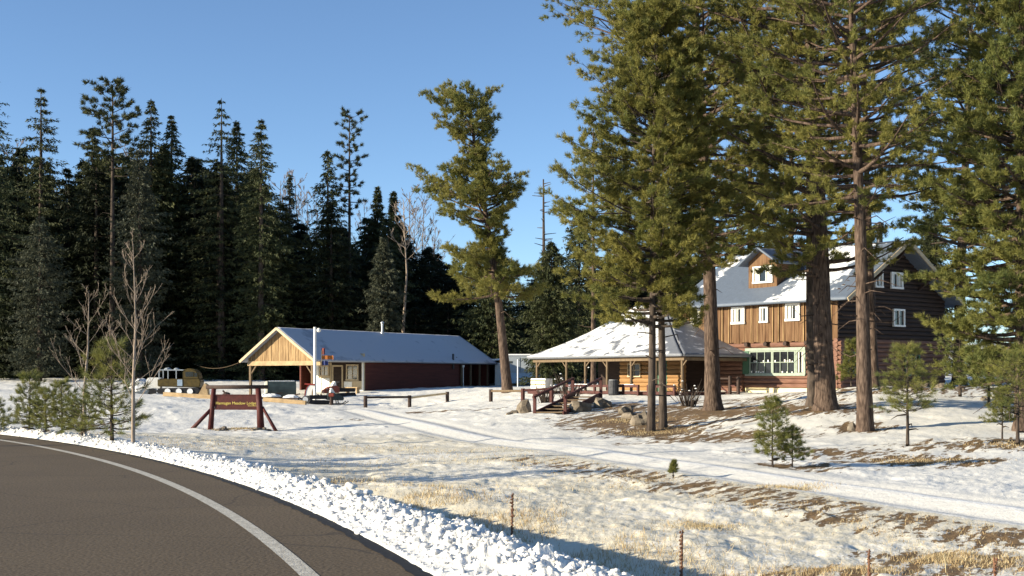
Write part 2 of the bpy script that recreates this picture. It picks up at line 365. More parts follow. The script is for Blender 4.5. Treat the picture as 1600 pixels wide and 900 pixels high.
# ------------------------------------------------------------------ road
def ring(name, s0, s1, z, m, a0=-55, a1=80, n=260, wob=0, label=None):
    base = math.atan2(E[0][1]-RC[1], E[0][0]-RC[0])
    A = base+np.radians(np.linspace(a0, a1, n)); V = []; ns = 2
    for k, s in enumerate((s0, s1)):
        w_ = wob*(fbm(A*900, A*0+k*7.7, 4, 4)-.5) if wob else 0
        r = RR+s+w_; V.append(np.stack([RC[0]+r*np.cos(A), RC[1]+r*np.sin(A), np.full(n, z)], -1))
    V = np.concatenate(V); i = np.arange(n-1)
    o = link(name, np_mesh(name, V, np.stack([i, i+n, i+n+1, i+1], -1)[:, ::-1]), m)
    return tag(o, label, kind='structure')
def asphalt():
    m = bpy.data.materials.new('asphalt'); m.use_nodes = True; t = m.node_tree; N = t.nodes; L = t.links; b = N['Principled BSDF']
    b.inputs['Roughness'].default_value = .85; b.inputs['Specular IOR Level'].default_value = .25
    tc = N.new('ShaderNodeTexCoord')
    n1 = N.new('ShaderNodeTexNoise'); n1.inputs['Scale'].default_value = 34; n1.inputs['Detail'].default_value = 3; L.new(tc.outputs['Object'], n1.inputs[0])
    n2 = N.new('ShaderNodeTexNoise'); n2.inputs['Scale'].default_value = .5; n2.inputs['Detail'].default_value = 5; L.new(tc.outputs['Object'], n2.inputs[0])
    vo = N.new('ShaderNodeTexVoronoi'); vo.feature = 'DISTANCE_TO_EDGE'; vo.inputs['Scale'].default_value = .42
    wn = N.new('ShaderNodeTexNoise'); wn.inputs['Scale'].default_value = 1.2; wn.inputs['Detail'].default_value = 4; L.new(tc.outputs['Object'], wn.inputs[0])
    ad = N.new('ShaderNodeMix'); ad.data_type = 'RGBA'; ad.inputs[0].default_value = .28; L.new(tc.outputs['Object'], ad.inputs[6]); L.new(wn.outputs['Color'], ad.inputs[7])
    L.new(ad.outputs[2], vo.inputs['Vector'])
    r1 = N.new('ShaderNodeMapRange'); L.new(n1.outputs[0], r1.inputs[0]); r1.inputs[1].default_value = .3; r1.inputs[2].default_value = .7
    mx = N.new('ShaderNodeMix'); mx.data_type = 'RGBA'; mx.inputs[6].default_value = (.066,.048,.029,1); mx.inputs[7].default_value = (.21,.158,.100,1); L.new(r1.outputs[0], mx.inputs[0])
    m2 = N.new('ShaderNodeMix'); m2.data_type = 'RGBA'; m2.blend_type = 'MULTIPLY'; r2 = N.new('ShaderNodeMapRange'); L.new(n2.outputs[0], r2.inputs[0]); r2.inputs[1].default_value = .35; r2.inputs[2].default_value = .65; r2.inputs[3].default_value = 0; r2.inputs[4].default_value = .45
    L.new(r2.outputs[0], m2.inputs[0]); L.new(mx.outputs[2], m2.inputs[6]); m2.inputs[7].default_value = (.72,.72,.74,1)
    cr = N.new('ShaderNodeMapRange'); L.new(vo.outputs[0], cr.inputs[0]); cr.inputs[1].default_value = .0; cr.inputs[2].default_value = .006; cr.inputs[3].default_value = .55; cr.inputs[4].default_value = 0
    vd = N.new('ShaderNodeVectorMath'); vd.operation = 'DISTANCE'; vd.inputs[1].default_value = (RC[0], RC[1], 0); L.new(tc.outputs['Object'], vd.inputs[0])
    sb = N.new('ShaderNodeMath'); sb.operation = 'SUBTRACT'; L.new(vd.outputs['Value'], sb.inputs[0]); sb.inputs[1].default_value = RR-8.2
    dv = N.new('ShaderNodeMath'); dv.operation = 'DIVIDE'; L.new(sb.outputs[0], dv.inputs[0]); dv.inputs[1].default_value = 8.2
    rp = N.new('ShaderNodeValToRGB'); rp.color_ramp.interpolation = 'B_SPLINE'; el_ = rp.color_ramp.elements; el_[0].position = 0; el_[0].color = (.8,.8,.8,1); el_[1].position = 1; el_[1].color = (.74,.74,.75,1)
    for p_, c_ in ((.5,.86),(.56,1.08),(.64,1.1),(.70,.9),(.76,1.1),(.83,1.12),(.89,.86),(.93,.8)): e__ = el_.new(p_); e__.color = (c_,c_*.99,c_*.97,1)
    mb = N.new('ShaderNodeMix'); mb.data_type = 'RGBA'; mb.blend_type = 'MULTIPLY'; mb.inputs[0].default_value = 1; L.new(m2.outputs[2], mb.inputs[6]); L.new(rp.outputs[0], mb.inputs[7]); m2 = mb
    m3 = N.new('ShaderNodeMix'); m3.data_type = 'RGBA'; L.new(cr.outputs[0], m3.inputs[0]); L.new(m2.outputs[2], m3.inputs[6]); m3.inputs[7].default_value = (.025,.022,.02,1)
    L.new(m3.outputs[2], b.inputs['Base Color'])
    bp = N.new('ShaderNodeBump'); bp.inputs['Strength'].default_value = .4; bp.inputs['Distance'].default_value = .01; L.new(n1.outputs[0], bp.inputs['Height']); L.new(bp.outputs[0], b.inputs['Normal'])
    return m
M['asphalt'] = asphalt()
M['paint'] = mat('road_paint', (.36,.33,.27), .8, .25, 14, .3, 60, col2=(.60,.565,.48))
ring('road', -8.2, 0, 0.0, M['asphalt'], wob=.05, label='curving brown grey asphalt road')
ring('road_edge_shadow', -.10, .03, 0.004, mat('edge_shadow_paint', (.02,.018,.016), .7, .4, 20), wob=.09, n=1400, label='painted dark shadow line along the broken asphalt edge')  # shadow line under the pavement lip, painted as a dark strip
ring('road_edge_line', -.93, -.79, 0.004, M['paint'], label='white painted line along the road edge')
ring('road_centre_line', -4.55, -4.45, 0.004, mat('yellow_paint', (.5,.36,.08), .8, .2, 12), label='yellow painted line along the road middle')
# loose snow clods ploughed onto the shoulder
def clods():
    rng = np.random.default_rng(5); import bmesh
    bm = bmesh.new(); bmesh.ops.create_icosphere(bm, subdivisions=2, radius=1); v0 = np.array([v.co[:] for v in bm.verts]); f0 = np.array([[v.index for v in f.verts] for f in bm.faces]); bm.free()
    n = 7000; base = math.atan2(E[0][1]-RC[1], E[0][0]-RC[0])
    a = base+np.radians(rng.uniform(-8, 25, n)**1.0); s = .12+np.abs(rng.normal(.9, .55, n)); r = RR+.3; y = RC[1]+r*np.sin(a); s = .03+rng.random(n)**.8*(np.interp(y, [8, 14, 22, 35], [.95, .60, .32, .25])+.3)
    r = RR+s; x = RC[0]+r*np.cos(a); y = RC[1]+r*np.sin(a); z = terrain(x, y)
    sz = .006+.035*rng.random(n)**10+.012*rng.random(n)
    V = v0[None]*(1+rng.uniform(-.35, .35, (n, len(v0), 1)))*sz[:, None, None]*np.stack([rng.uniform(.8,1.5,n), rng.uniform(.8,1.5,n), rng.uniform(.6,1.1,n)], -1)[:, None]
    V = V+np.stack([x, y, z+sz*.1], -1)[:, None]
    Fc = f0[None]+(np.arange(n)*len(v0))[:, None, None]
    tag(link('snow_clods', np_mesh('snow_clods', V.reshape(-1, 3), Fc.reshape(-1, 3), smooth=True), M['clod']), 'ploughed lumps of snow along the road edge', kind='stuff')
clods()
# ------------------------------------------------------------------ dry grass (stuff)
def grass():
    rng = np.random.default_rng(8); X = []; Y = []; Hh = []
    def scatter(n, fn):
        x, y, h = fn(n); X.append(x); Y.append(y); Hh.append(h)
    def field(n):
        d = rng.uniform(13, 42, n*3); px = rng.uniform(-50, 1700, n*3); x = (px-800)/F*d
        k = (rs(x, d) > 3.0)&(ddist(x, d) < -1.6)&(fbm(x*.5, d*.5, 3, 31) > .50)
        x = x[k]; d = d[k]; return x, d, rng.uniform(.03, .09, len(x))
    scatter(8000, field)
    def bank(n):
        d = rng.uniform(15, 34, n*4); px = rng.uniform(800, 1700, n*4); x = (px-800)/F*d; q = ddist(x, d)
        k = (q < -1.6)&(q > -4.2)&(rs(x, d) > 4)&(fbm(x*2.2+7, d*.9, 3, 61) > .56); x = x[k]; d = d[k]; return x, d, rng.uniform(.02, .07, len(x))
    scatter(7000, bank)
    def ditch(n):
        base = math.atan2(E[0][1]-RC[1], E[0][0]-RC[0]); a = base+np.radians(rng.uniform(-10, 14, n)); s = rng.normal(4.4, .8, n)
        x = RC[0]+(RR+s)*np.cos(a); y = RC[1]+(RR+s)*np.sin(a); k = (fbm(x*.8, y*.8, 3, 41) > .47)&(s > 2.8)
        return x[k], y[k], rng.uniform(.05, .15, k.sum())
    scatter(22000, ditch)
    for px, d, r in [(1560,16.6,.8),(1470,17,.6),(1240,26,.6),(1250,15.9,.5),(1360,16,.5),(1440,33,1.2),(1022,48,1.5),(1490,17.2,.35),(1100,20,.5),(985,53,1.5),(1600,37,1.2),(370,55,1)]:
        def tus(n):
            x = (px-800)/F*d+rng.normal(0, r*.6, n); y = d+rng.normal(0, r*.45, n); return x, y, rng.uniform(.03, .09, n)
        scatter(800, tus)
    x = np.concatenate(X); y = np.concatenate(Y); h = np.concatenate(Hh); z = terrain(x, y)-.01; n = len(x)
    a = rng.uniform(0, 6.28, n); w_ = .0015+.00022*y; ln = rng.normal(0, .5, (n, 2))*h[:, None]
    b0 = np.stack([x-np.cos(a)*w_, y-np.sin(a)*w_, z], -1); b1 = np.stack([x+np.cos(a)*w_, y+np.sin(a)*w_, z], -1); tp = np.stack([x+ln[:, 0], y+ln[:, 1], z+h], -1)
    V = np.stack([b0, b1, tp], 1).reshape(-1, 3); Fc = np.arange(3*n).reshape(-1, 3)
    tag(link('dry_grass', np_mesh('dry_grass', V, Fc, face_attr=rng.random(n)), M['straw']), 'dry straw grass poking through thin snow', kind='stuff')
grass()
# ------------------------------------------------------------------ trees
def unit(a): return a/np.maximum(np.linalg.norm(a, axis=-1, keepdims=True), 1e-9)
def needles(C, D, rng, n, L_, w_, spread=1.0, up=.15, tint=None):
    m = len(C); c = np.repeat(C, n, 0); d = np.repeat(D, n, 0)
    dr = unit(d*.9+rng.normal(0, spread*.62, (m*n, 3))+np.array([0, 0, up]))
    pr = unit(np.cross(dr, rng.normal(0, 1, (m*n, 3))))
    ll = L_*rng.uniform(.6, 1.15, (m*n, 1)); ww = w_*rng.uniform(.7, 1.2, (m*n, 1))
    c = c+rng.normal(0, L_*.12, (m*n, 3))
    V = np.stack([c-pr*ww*.5, c+pr*ww*.5, c+dr*ll], 1).reshape(-1, 3)
    tn = np.clip(np.repeat(tint, n)+rng.normal(0, .12, m*n), 0, 1)
    return V, np.arange(len(V)).reshape(-1, 3), tn
def pine(name, seed, loc, H, r0, zc, R, prof, nbr, label, cat='pine tree', group=None, bend=(0,0), sway=0.0, m='pine', tuft=(24,.20,.021),
         dens=2.6, bark='bark', dead=8, limb_bias=None, flare=1.5, skirt=0, asym=(0,0), trunk_taper=.85, clump=.34, tper=5):
    rg = random.Random(seed); rng = np.random.default_rng(seed)
    root = empty(name, loc, 0, label, cat, group)
    ph = rg.uniform(0, 6)
    def P(h):
        t = h/H
        return Vector((bend[0]*t+sway*math.sin(t*4+ph)*t, bend[1]*t+sway*math.cos(t*3.1+ph)*t, h))
    def rad(h): return r0*(1-trunk_taper*(h/H)**.9)+r0*(flare-1)*math.exp(-h/(r0*.9))
    b = MB()
    hs = [-.25, .05, r0*.6, r0*1.5, r0*3]+list(np.linspace(r0*5, H*.98, 14))
    b.tube([P(max(h, 0))+Vector((0,0,min(h, 0))) for h in hs], [max(rad(max(h, 0)), .012) for h in hs], 14 if r0 > .2 else 7, wob=.06 if r0 > .2 else 0, rng=rg)
    C = []; D = []; T = []
    az = rg.uniform(0, 6.28)
    for i in range(nbr):
        t = (i+rg.random())/nbr; h = zc+(H*.985-zc)*t; az += 2.4+rg.uniform(-.5, .5)
        Lb = R*prof(t)*rg.uniform(.55, 1.08)
        if limb_bias: Lb *= limb_bias(h, az)
        Lb *= 1+asym[0]*math.cos(az)+asym[1]*math.sin(az)
        if Lb < .12*min(1, R): continue
        e0 = -.15+.75*t+rg.uniform(-.22, .22)-skirt*(1-t); cv = rg.uniform(.02, .3)+.1*(1-t)
        bs = P(h); dx, dy = math.cos(az), math.sin(az); px_, py_ = -dy, dx; kink = rg.uniform(-.25, .25)
        pts = []
        for k in range(6):
            s = k/5; pts.append(bs+Vector((dx*Lb*s+px_*kink*Lb*s*s, dy*Lb*s+py_*kink*Lb*s*s, Lb*(math.tan(e0)*s*.8+cv*s*s))))
        rb = min(.05+.013*Lb, rad(h)*.55) if r0 > .15 else max(.006, rad(h)*.45)
        b.tube(pts, [rb*(1-.82*k/5) for k in range(6)], 5, cap=False)
        nb = max(3, int(Lb*dens+1)); ct = rg.random()
        s0 = .28 if Lb > 1 else .1
        for q in range(nb):
            s = s0+(1-s0)*(q+rg.random()*.8)/nb; s = min(s, 1)
            k = min(int(s*5), 4); f = s*5-k; p = pts[k].lerp(pts[k+1], f)
            sd_ = 1 if q % 2 else -1; an = az+kink*2*s+sd_*rg.uniform(.3, 1.15)*(1 if q < nb-1 else .15)
            l2 = Lb*.30*rg.uniform(.6, 1.15)*(1.25-.7*s)+.12*min(1, R); ee = e0*.5+rg.uniform(-.1, .55)
            dv = Vector((math.cos(an)*math.cos(ee), math.sin(an)*math.cos(ee), math.sin(ee)))
            p2 = p+dv*l2
            if l2 > .15: b.tube([p, p2], [max(rb*.28*(1.2-s), .008), .005], 3, cap=False)
            nt_ = tper
            for w_ in range(nt_):
                f = (.62+.45*(w_+rg.random())/nt_)
                jj = clump*.55*min(1, R/2.5)
                C.append(p+dv*l2*f+Vector((rg.gauss(0, jj*.38), rg.gauss(0, jj*.38), rg.gauss(0, jj*.26))))
                D.append(dv+Vector((0, 0, .35))); T.append(ct*.45+rg.random()*.3+.12)
    for i in range(dead):   # dead stubs below the crown
        h = rg.uniform(zc*.35, zc*1.15); a = rg.uniform(0, 6.28); l = rg.uniform(.4, 1.7)*min(1, R/3); bs = P(h)
        p1 = bs+Vector((math.cos(a)*l*.6, math.sin(a)*l*.6, rg.uniform(-.1,.15)*l)); p2 = bs+Vector((math.cos(a+.3)*l, math.sin(a+.3)*l, rg.uniform(-.45, .25)*l))
        b.tube([bs, p1, p2], [.03, .018, .006], 4, cap=False)
    b.build('trunk', M[bark], root, smooth=True)
    C = np.array([c[:] for c in C]); D = unit(np.array([d[:] for d in D]))
    V, Fc, tn = needles(C, D, rng, tuft[0], tuft[1], tuft[2], 1.0, .12, np.array(T))
    link('crown', np_mesh('crown', V, Fc, M[m], face_attr=tn), M[m], root)
    return root
def conifer(name, seed, loc, H, R, zb, label, m='fir', group=None, droop=.25, levels=72, per=13, leaf=(.32,.10), lean=0, r0=None, gap=.0, cat='fir tree', shape=.85, leafn=11, bark='bark_dark'):
    rg = random.Random(seed); rng = np.random.default_rng(seed)
    root = empty(name, loc, rg.uniform(0, 6), label, cat, group); r0 = r0 or H*.014
    b = MB(); b.tube([(0,0,-.3), (0,0,H*.3), (lean*.5,0,H*.65), (lean,0,H)], [r0*1.15, r0*.85, r0*.5, .02], 7, cap=False)
    C = []; D = []; T = []
    for i in range(levels):
        t = (i+rg.random()*.6)/levels; z = zb+(H-zb)*t
        Rl = R*1.08*min(1, ((H-z)/(H*.40))**.8)*rg.uniform(.6, 1.15)*(1-.12*(1-t))+.12
        for j in range(max(5, int(per*(1-.3*t)))):
            if rg.random() < gap: continue
            a = rg.uniform(0, 6.28); L_ = Rl*rg.uniform(.6, 1.1)
            n = max(4, int(leafn*L_/R+4)); ct = rg.random()*.5
            if i % 2 == 0 and j < 3: b.tube([(lean*t,0,z), (lean*t+math.cos(a)*L_*.8, math.sin(a)*L_*.8, z-droop*L_*.5)], [.03, .01], 3, cap=False)
            for k in range(n):
                s = .15+.85*(k+rg.random())/n
                side = rg.uniform(-.28, .28)*(1.1-s)*L_
                x = math.cos(a)*L_*s-math.sin(a)*side; y = math.sin(a)*L_*s+math.cos(a)*side
                zz = z-droop*L_*s+(.14*L_*s*s)
                C.append((x+lean*t, y, zz+rg.gauss(0, .06))); D.append((math.cos(a), math.sin(a), -.35)); T.append(ct+rg.random()*.4)
    b.build('trunk', M[bark], root)
    V, Fc, tn = needles(np.array(C), unit(np.array(D)), rng, 3, leaf[0], leaf[1], .8, -.25, np.array(T))
    link('crown', np_mesh('crown', V, Fc, M[m], face_attr=tn), M[m], root)
    return root
def bare_tree(name, seed, loc, H, r0, label, group=None, depth=3, spread=.5, m='aspen', low=.15, n1=16, cat='bare tree', tw=None, up=.9, thin=.004):
    rg = random.Random(seed); root = empty(name, loc, 0, label, cat, group); b = MB(); tb = MB()
    top = Vector((rg.uniform(-.03, .03)*H, 0, H))
    tr = [Vector((0,0,-.15)), Vector((rg.uniform(-.01,.01)*H, 0, H*.3)), Vector((rg.uniform(-.02,.02)*H, 0, H*.62)), top]
    b.tube(tr, [r0*1.1, r0*.8, r0*.45, thin], 8, cap=False)
    def lerpT(t):
        k = min(int(t*3), 2); return tr[k].lerp(tr[k+1], t*3-k)
    def grow(p, d, L_, r, lv):
        d = d.normalized(); mid = p+d*L_*.5+Vector((rg.gauss(0,.05), rg.gauss(0,.05), .06))*L_; end = p+d*L_+Vector((0,0,.22*L_))
        b.tube([p, mid, end], [r, r*.65, max(r*.25, thin*.7)], 4 if lv < 2 else 3, cap=False)
        if lv >= depth: return
        for i in range(4 if lv < 2 else 3):
            f = rg.uniform(.3, 1); q = p.lerp(mid, f*2) if f < .5 else mid.lerp(end, f*2-1)
            nd = d+Vector((rg.gauss(0,.55), rg.gauss(0,.55), rg.uniform(.0,.7)))
            grow(q, nd, L_*rg.uniform(.3, .55), max(r*.5, thin), lv+1)
    for i in range(n1):
        t = low+(1-low)*(i+rg.random())/n1; a = i*2.4+rg.uniform(-.5,.5)
        L_ = H*spread*(1-t)**.7*rg.uniform(.5, 1.05)+.05*H
        grow(lerpT(min(t, .98)), Vector((math.cos(a), math.sin(a), rg.uniform(.45, 1.0)*up)), L_, max(r0*.26*(1-t*.7), thin*1.3), 1)
    b.build('trunk', M[m], root, smooth=True)
    return root
ROUND = lambda t: (math.sin(math.pi*min(1, (t*.88+.12)))**.6)
CONE = lambda t: (1-t)**.75*.95+.08 if t > .12 else .55+t*3
TOP = lambda t: (1-t)**.55*min(1, .55+t*1.4)
# near and middle ponderosas
FULL = lambda t: min(1, .62+1.1*t)*(1-t)**.42
pine('ponderosa_pine', 11, at(1017,48.6), 16.4, .17, 3.9, 3.7, FULL, 150, 'left one of two close slender grey pines in front of the lodge porch', dens=3.2, sway=.15, bend=(.3,0), bark='bark_dark', flare=1.2, tper=9, clump=.40, asym=(-.2,0))
pine('ponderosa_pine', 12, at(1036,49.2), 17.2, .17, 5.2, 3.0, FULL, 140, 'right one of two close slender grey pines in front of the lodge porch', dens=3.2, sway=.15, bend=(-.2,0), bark='bark_dark', flare=1.2, tper=9, clump=.40)
pine('ponderosa_pine', 13, at(1114,58), 26, .37, 6.5, 5.0, ROUND, 175, 'tall thick pine with twin flared base between the lodge wing and the log facade', dens=2.5, sway=.3, bend=(-.9,0), flare=1.4,
     limb_bias=lambda h, a: 1.45 if (h > 15 and math.cos(a) < -.5) else (.75 if math.cos(a) < -.3 else 1), tper=8, tuft=(23,.215,.025), clump=.42)
pine('ponderosa_pine', 14, at(1291,50), 26, .40, 5.2, 5.0, ROUND, 170, 'thick orange barked pine leaning slightly left in front of the lodge corner', dens=2.5, sway=.35, bend=(-1.2,.4), flare=1.4, tper=8, tuft=(23,.215,.025), dead=14, clump=.42)
pine('ponderosa_pine', 15, at(1271,52.5), 21, .24, 7.5, 3.6, ROUND, 60, 'thinner dark pine trunk standing just behind the thick orange barked pine', dens=2.4, sway=.2, bend=(-.4,.5), tper=7, bark='bark_dark', clump=.4)
pine('ponderosa_pine', 16, at(1352,44), 22, .28, 7.4, 4.2, ROUND, 125, 'straight pine with a clean reddish trunk and stump at its foot, before the dark gable', dens=2.2, sway=.15, bend=(-.5,.2), flare=1.25, dead=26, tper=8, clump=.38)
pine('ponderosa_pine', 17, at(1366,62), 21, .23, 8.5, 3.4, ROUND, 56, 'narrow pine trunk close against the dark gable wall of the lodge', dens=2.2, sway=.2, bend=(-.5,.2), dead=12, tper=7)
pine('ponderosa_pine', 18, at(793,80), 18.3, .33, 5.8, 4.0, lambda t: (.62+.38*math.sin(t*15+.6))*(1-.5*t**1.9), 120, 'lone tall pine with a crooked bushy crown beyond the end of the red building', dens=2.9, sway=.35, bend=(-2.1,0), flare=1.25, tper=13, clump=.75, tuft=(22,.25,.030), asym=(-.28,0), dead=3,
     limb_bias=lambda h, a: .7+.45*abs(math.sin(h*1.15+a*.5))**2)
pine('ponderosa_pine', 19, at(1596,43), 17.5, .24, 1.7, 4.0, FULL, 270, 'dense bright green pine filling the right edge with foliage down to the snow', m='pine_green', dens=3.2, sway=.1, tper=9, skirt=.2, clump=.36)
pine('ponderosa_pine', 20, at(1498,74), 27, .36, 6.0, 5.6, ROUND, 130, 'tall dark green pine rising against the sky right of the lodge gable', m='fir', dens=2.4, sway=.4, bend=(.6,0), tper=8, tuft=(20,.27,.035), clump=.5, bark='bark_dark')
pine('ponderosa_pine', 21, at(1700,52), 22, .34, 3.0, 4.6, FULL, 90, 'tall pine with bright foliage at the far right edge of the picture', m='pine_green', dens=2.6, tper=7)
pine('ponderosa_pine', 22, at(1236,84), 20, .30, 7, 4.2, ROUND, 70, 'pine rising behind the lodge roof with its trunk hidden', dens=2.3, tper=7, tuft=(22,.25,.030))
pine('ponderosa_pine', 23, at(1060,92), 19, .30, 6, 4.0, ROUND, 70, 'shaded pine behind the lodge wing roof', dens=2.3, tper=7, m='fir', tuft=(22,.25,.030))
pine('ponderosa_pine', 24, at(927,88), 18, .20, 8, 2.4, ROUND, 50, 'pine with a reddish trunk showing just behind the snowy wing roof', dens=2.3, tper=6, tuft=(12,.32,.04))
pine('ponderosa_pine', 27, at(1172,86), 24, .26, 8, 4.6, ROUND, 84, 'pine behind the thick twin based one, its crown filling the gap above the dormer', dens=2.4, tper=8, tuft=(12,.32,.04), clump=.42)
for i, (X_, Y_, H_, lb) in enumerate([(-35,20.7,11,'bare aspen across the road, outside the left edge of the picture'),(-30,35.6,14,'second bare aspen across the road beyond the left edge'),(-28,26.2,12,'third bare aspen across the road beyond the left edge')]):
    bare_tree('bare_aspen', 90+i, (X_, Y_, gz(X_, Y_)), H_, .16, lb, 'aspens across the road', 2, .2, 'aspen', .5, 10, up=1.4)
# far ponderosas in the forest edge
pine('ponderosa_pine', 25, at(176,112), zat(123,112)-gz(*at(176,112)[:2]), .34, 17.5, 2.9, lambda t: math.sin(math.pi*min(1, t*.8+.2))**.5, 34, 'tall pine with a flat rounded top standing above the left forest', dens=2.0, m='fir', bark='bark_dark', tper=7, clump=.4, tuft=(10,.42,.07), dead=16)
pine('ponderosa_pine', 26, at(546,116), zat(172,116)-gz(*at(546,116)[:2]), .26, 15, 1.9, lambda t: .45+.55*math.sin(t*9)**2*(1-t*.5), 40, 'thin pole like pine with a ragged top above the middle of the red building', dens=2.0, m='fir', bark='bark_dark', tper=6, clump=.35, tuft=(9,.36,.055), dead=20)
# young pines
YP = [(1418,37,2.85,.055,.95,1.0,'young pine with a bare lower stem on the snow slope right of the straight pine',41,.6),
      (1207,31,1.62,.028,.3,.55,'taller one of two pine saplings at the edge of the snowy drive',42,.3),
      (1238,31,.95,.02,.15,.42,'shorter one of two pine saplings at the edge of the snowy drive',43,.2),
      (175,27.4,2.05,.045,.2,.85,'bushy young pine beside the bare aspen at the road edge',44,.2),
      (97,31,1.25,.03,.1,.62,'young pine in the roadside clump, right one of the two pointed tops',45,.1),
      (46,33,1.45,.03,.1,.68,'young pine in the roadside clump, left one of the two pointed tops',46,.1),
      (72,31.8,1.0,.03,.1,.72,'low round young pine between the two pointed ones by the road',47,.1),
      (-8,34,.9,.03,.1,.5,'small young pine cut by the left edge of the picture',48,.1),
      (1590,37,2.6,.06,.9,1.2,'young pine with a dark straight stem at the right edge of the slope',49,.5),
      (1500,57,3.4,.08,.8,1.5,'broad young pine standing behind the slope, right of the dark gable',50,.5),
      (1545,54,3.0,.07,.7,1.3,'young pine with brownish foliage beside the broad young pine at right',51,.5),
      (1566,39,1.5,.03,.5,.5,'small thin reddish sapling left of the dark straight stem at right edge',52,.4),
      (1052,28.5,.36,.008,.1,.1,'tiny pine seedling alone in the snow below the drive',53,.1),
      (1330,63,2.3,.05,.4,.7,'small dark pine between the big trunks before the lodge gable',54,.3),
      (128,29.5,.85,.03,.1,.65,'low spreading young pine at the foot of the left bare aspen',55,.1)]
for px, d, H, r, zc, Rr, lb, sd_, tt in YP:
    near = d < 40
    pine('young_pine', sd_, at(px, d), H, r, zc, Rr, lambda t: (1-t)**.7*.9+.14, int(24+13*min(H, 3)), lb, 'young pine', m='pine_green',
         tuft=(16, min(.17, .06+.05*H), (.009 if near else .018)*min(1, .4+H*.4)), dens=5.5/max(Rr, .3), dead=3, sway=.02, bark='bark_dark', flare=1.1, clump=.10, tper=3)
# bare aspens
bare_tree('bare_aspen', 61, at(208,26.6), 4.15, .042, 'slim bare aspen with a pale pinkish trunk at the road edge', None, 3, .24, 'aspen', .2, 24, up=1.5)
bare_tree('bare_aspen', 62, at(133,34), 4.0, .055, 'bare spreading aspen behind the young pines by the road', None, 3, .32, 'aspen', .16, 18, up=1.3)
ra = bare_tree('bare_aspen', 63, at(631,112), zat(318,112)-1.2, .17, 'tall white trunked bare aspen with a pale twiggy top behind the red building', None, 3, .17, 'aspen', .72, 18, thin=.02, up=1.3)
# dead snag
def snag():
    x, y, z = at(849,108); H = zat(280,108)-z
    o = empty('dead_snag', (x,y,z), 0, 'bare dead pole tree with short broken limbs right of the lone tall pine', 'dead tree')
    b = MB(); b.tube([(0,0,-.3),(0.05,0,H*.5),(0,0,H)], [.24,.16,.06], 7); rg = random.Random(3)
    for i in range(26):
        h = H*(.62+.37*rg.random()); a = rg.uniform(0, 6.28); l = rg.uniform(.5, 1.5)*(1.25-h/H*.6); b.tube([(0,0,h),(math.cos(a)*l, math.sin(a)*l, h+.12*l)], [.045,.02], 4, cap=False)
    b.build('trunk', M['bark_dark'], o)
snag()
# conifers of the forest edge, each one placed for its own top
def cf(px, top, d, halfpx, lb, seed, m='fir', zb=.6, **k):
    x, y, z = at(px, d); H = zat(top, d)-z
    return conifer(k.pop('name', 'spruce_tree'), seed, (x, y, z), H, halfpx*1.15*d/F, zb, lb, m, cat='conifer', **k)
cf(-22,95,106,62,'spruce cut by the left edge of the picture, its top reaching highest there',71, droop=.35, shape=.8)
cf(64,136,114,46,'broad topped pale fir standing first from the left above the forest',72,'fir', zb=11, shape=.5, levels=26)
cf(62,338,104,46,'greyish pale conical fir low in front of the far left forest',73,'fir_pale', droop=.15, leaf=(.28,.08), per=12)
cf(145,196,118,44,'dark pointed spruce just left of the flat topped tall pine',74, droop=.3)
cf(236,154,116,38,'tall fir with a forked looking top right of the flat topped tall pine',75, droop=.3, gap=.2)
cf(218,232,108,46,'paler full conical fir below the forked top, behind the roadside aspens',76,'fir_pale', droop=.2, per=12)
cf(268,180,117,40,'dark spruce with a clean conical tip, third peak of the left forest',77, droop=.3)
cf(346,153,112,54,'tallest spruce of the middle group with an open spiky top',78, droop=.3, gap=.15, levels=40)
cf(370,188,116,36,'spruce close behind the tallest one on its right',79, droop=.35)
cf(408,185,110,40,'narrow spruce with drooping tiers at the right end of the left forest',80, droop=.45, gap=.2, shape=.6)
cf(512,233,114,38,'fir just left of the thin pole like pine',81, droop=.3, gap=.25)
cf(590,292,124,20,'narrow spire fir, left of the two spires by the white aspen',82, droop=.2)
cf(615,298,122,18,'narrow spire fir, right of the two spires by the white aspen',83, droop=.2)
cf(600,372,110,26,'brownish slim fir left of the white aspen trunk',84,'fir_pale', droop=.2)
cf(452,270,128,18,'thin pale half bare spire in the gap of the forest',85,'fir_pale', droop=.2, gap=.5)
cf(862,378,97,42,'green full fir right behind the pale shed',86,'fir', droop=.25, per=12, leaf=(.3,.09))
cf(770,395,112,55,'wide dark fir behind the lone tall pine',87,'fir', droop=.3)
cf(905,330,112,46,'dark fir behind the left side of the paired pines',88, droop=.3)
cf(1455,350,108,36,'dark distant fir in the gap right of the lodge roof peak',89, droop=.3)
# filler forest
protos = []
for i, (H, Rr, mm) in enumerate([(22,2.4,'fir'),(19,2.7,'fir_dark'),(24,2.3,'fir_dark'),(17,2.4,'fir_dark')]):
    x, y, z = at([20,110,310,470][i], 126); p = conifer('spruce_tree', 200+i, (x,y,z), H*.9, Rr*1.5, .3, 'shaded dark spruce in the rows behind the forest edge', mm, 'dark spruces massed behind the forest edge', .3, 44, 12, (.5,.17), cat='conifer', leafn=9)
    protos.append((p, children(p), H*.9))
rg = random.Random(99)
def topline(px):   # highest the mass reaches in the picture
    P_ = [(-900,150),(0,235),(60,250),(140,245),(230,240),(330,250),(400,275),(430,310),(480,335),(560,335),(700,400),(800,420),(900,400),(1000,380),(1150,430),(1500,400),(1700,330),(2200,200)]
    return float(np.interp(px, [a for a, b in P_], [b for a, b in P_]))
spots = []
for row, d in enumerate((116, 123, 131, 140, 152)):
    px = -1150 if row < 3 else -250
    while px < 1130 if row else px < 800:
        spots.append((px+rg.uniform(-12, 12), d+rg.uniform(-3, 3))); px += (46 if px > -60 else 80)
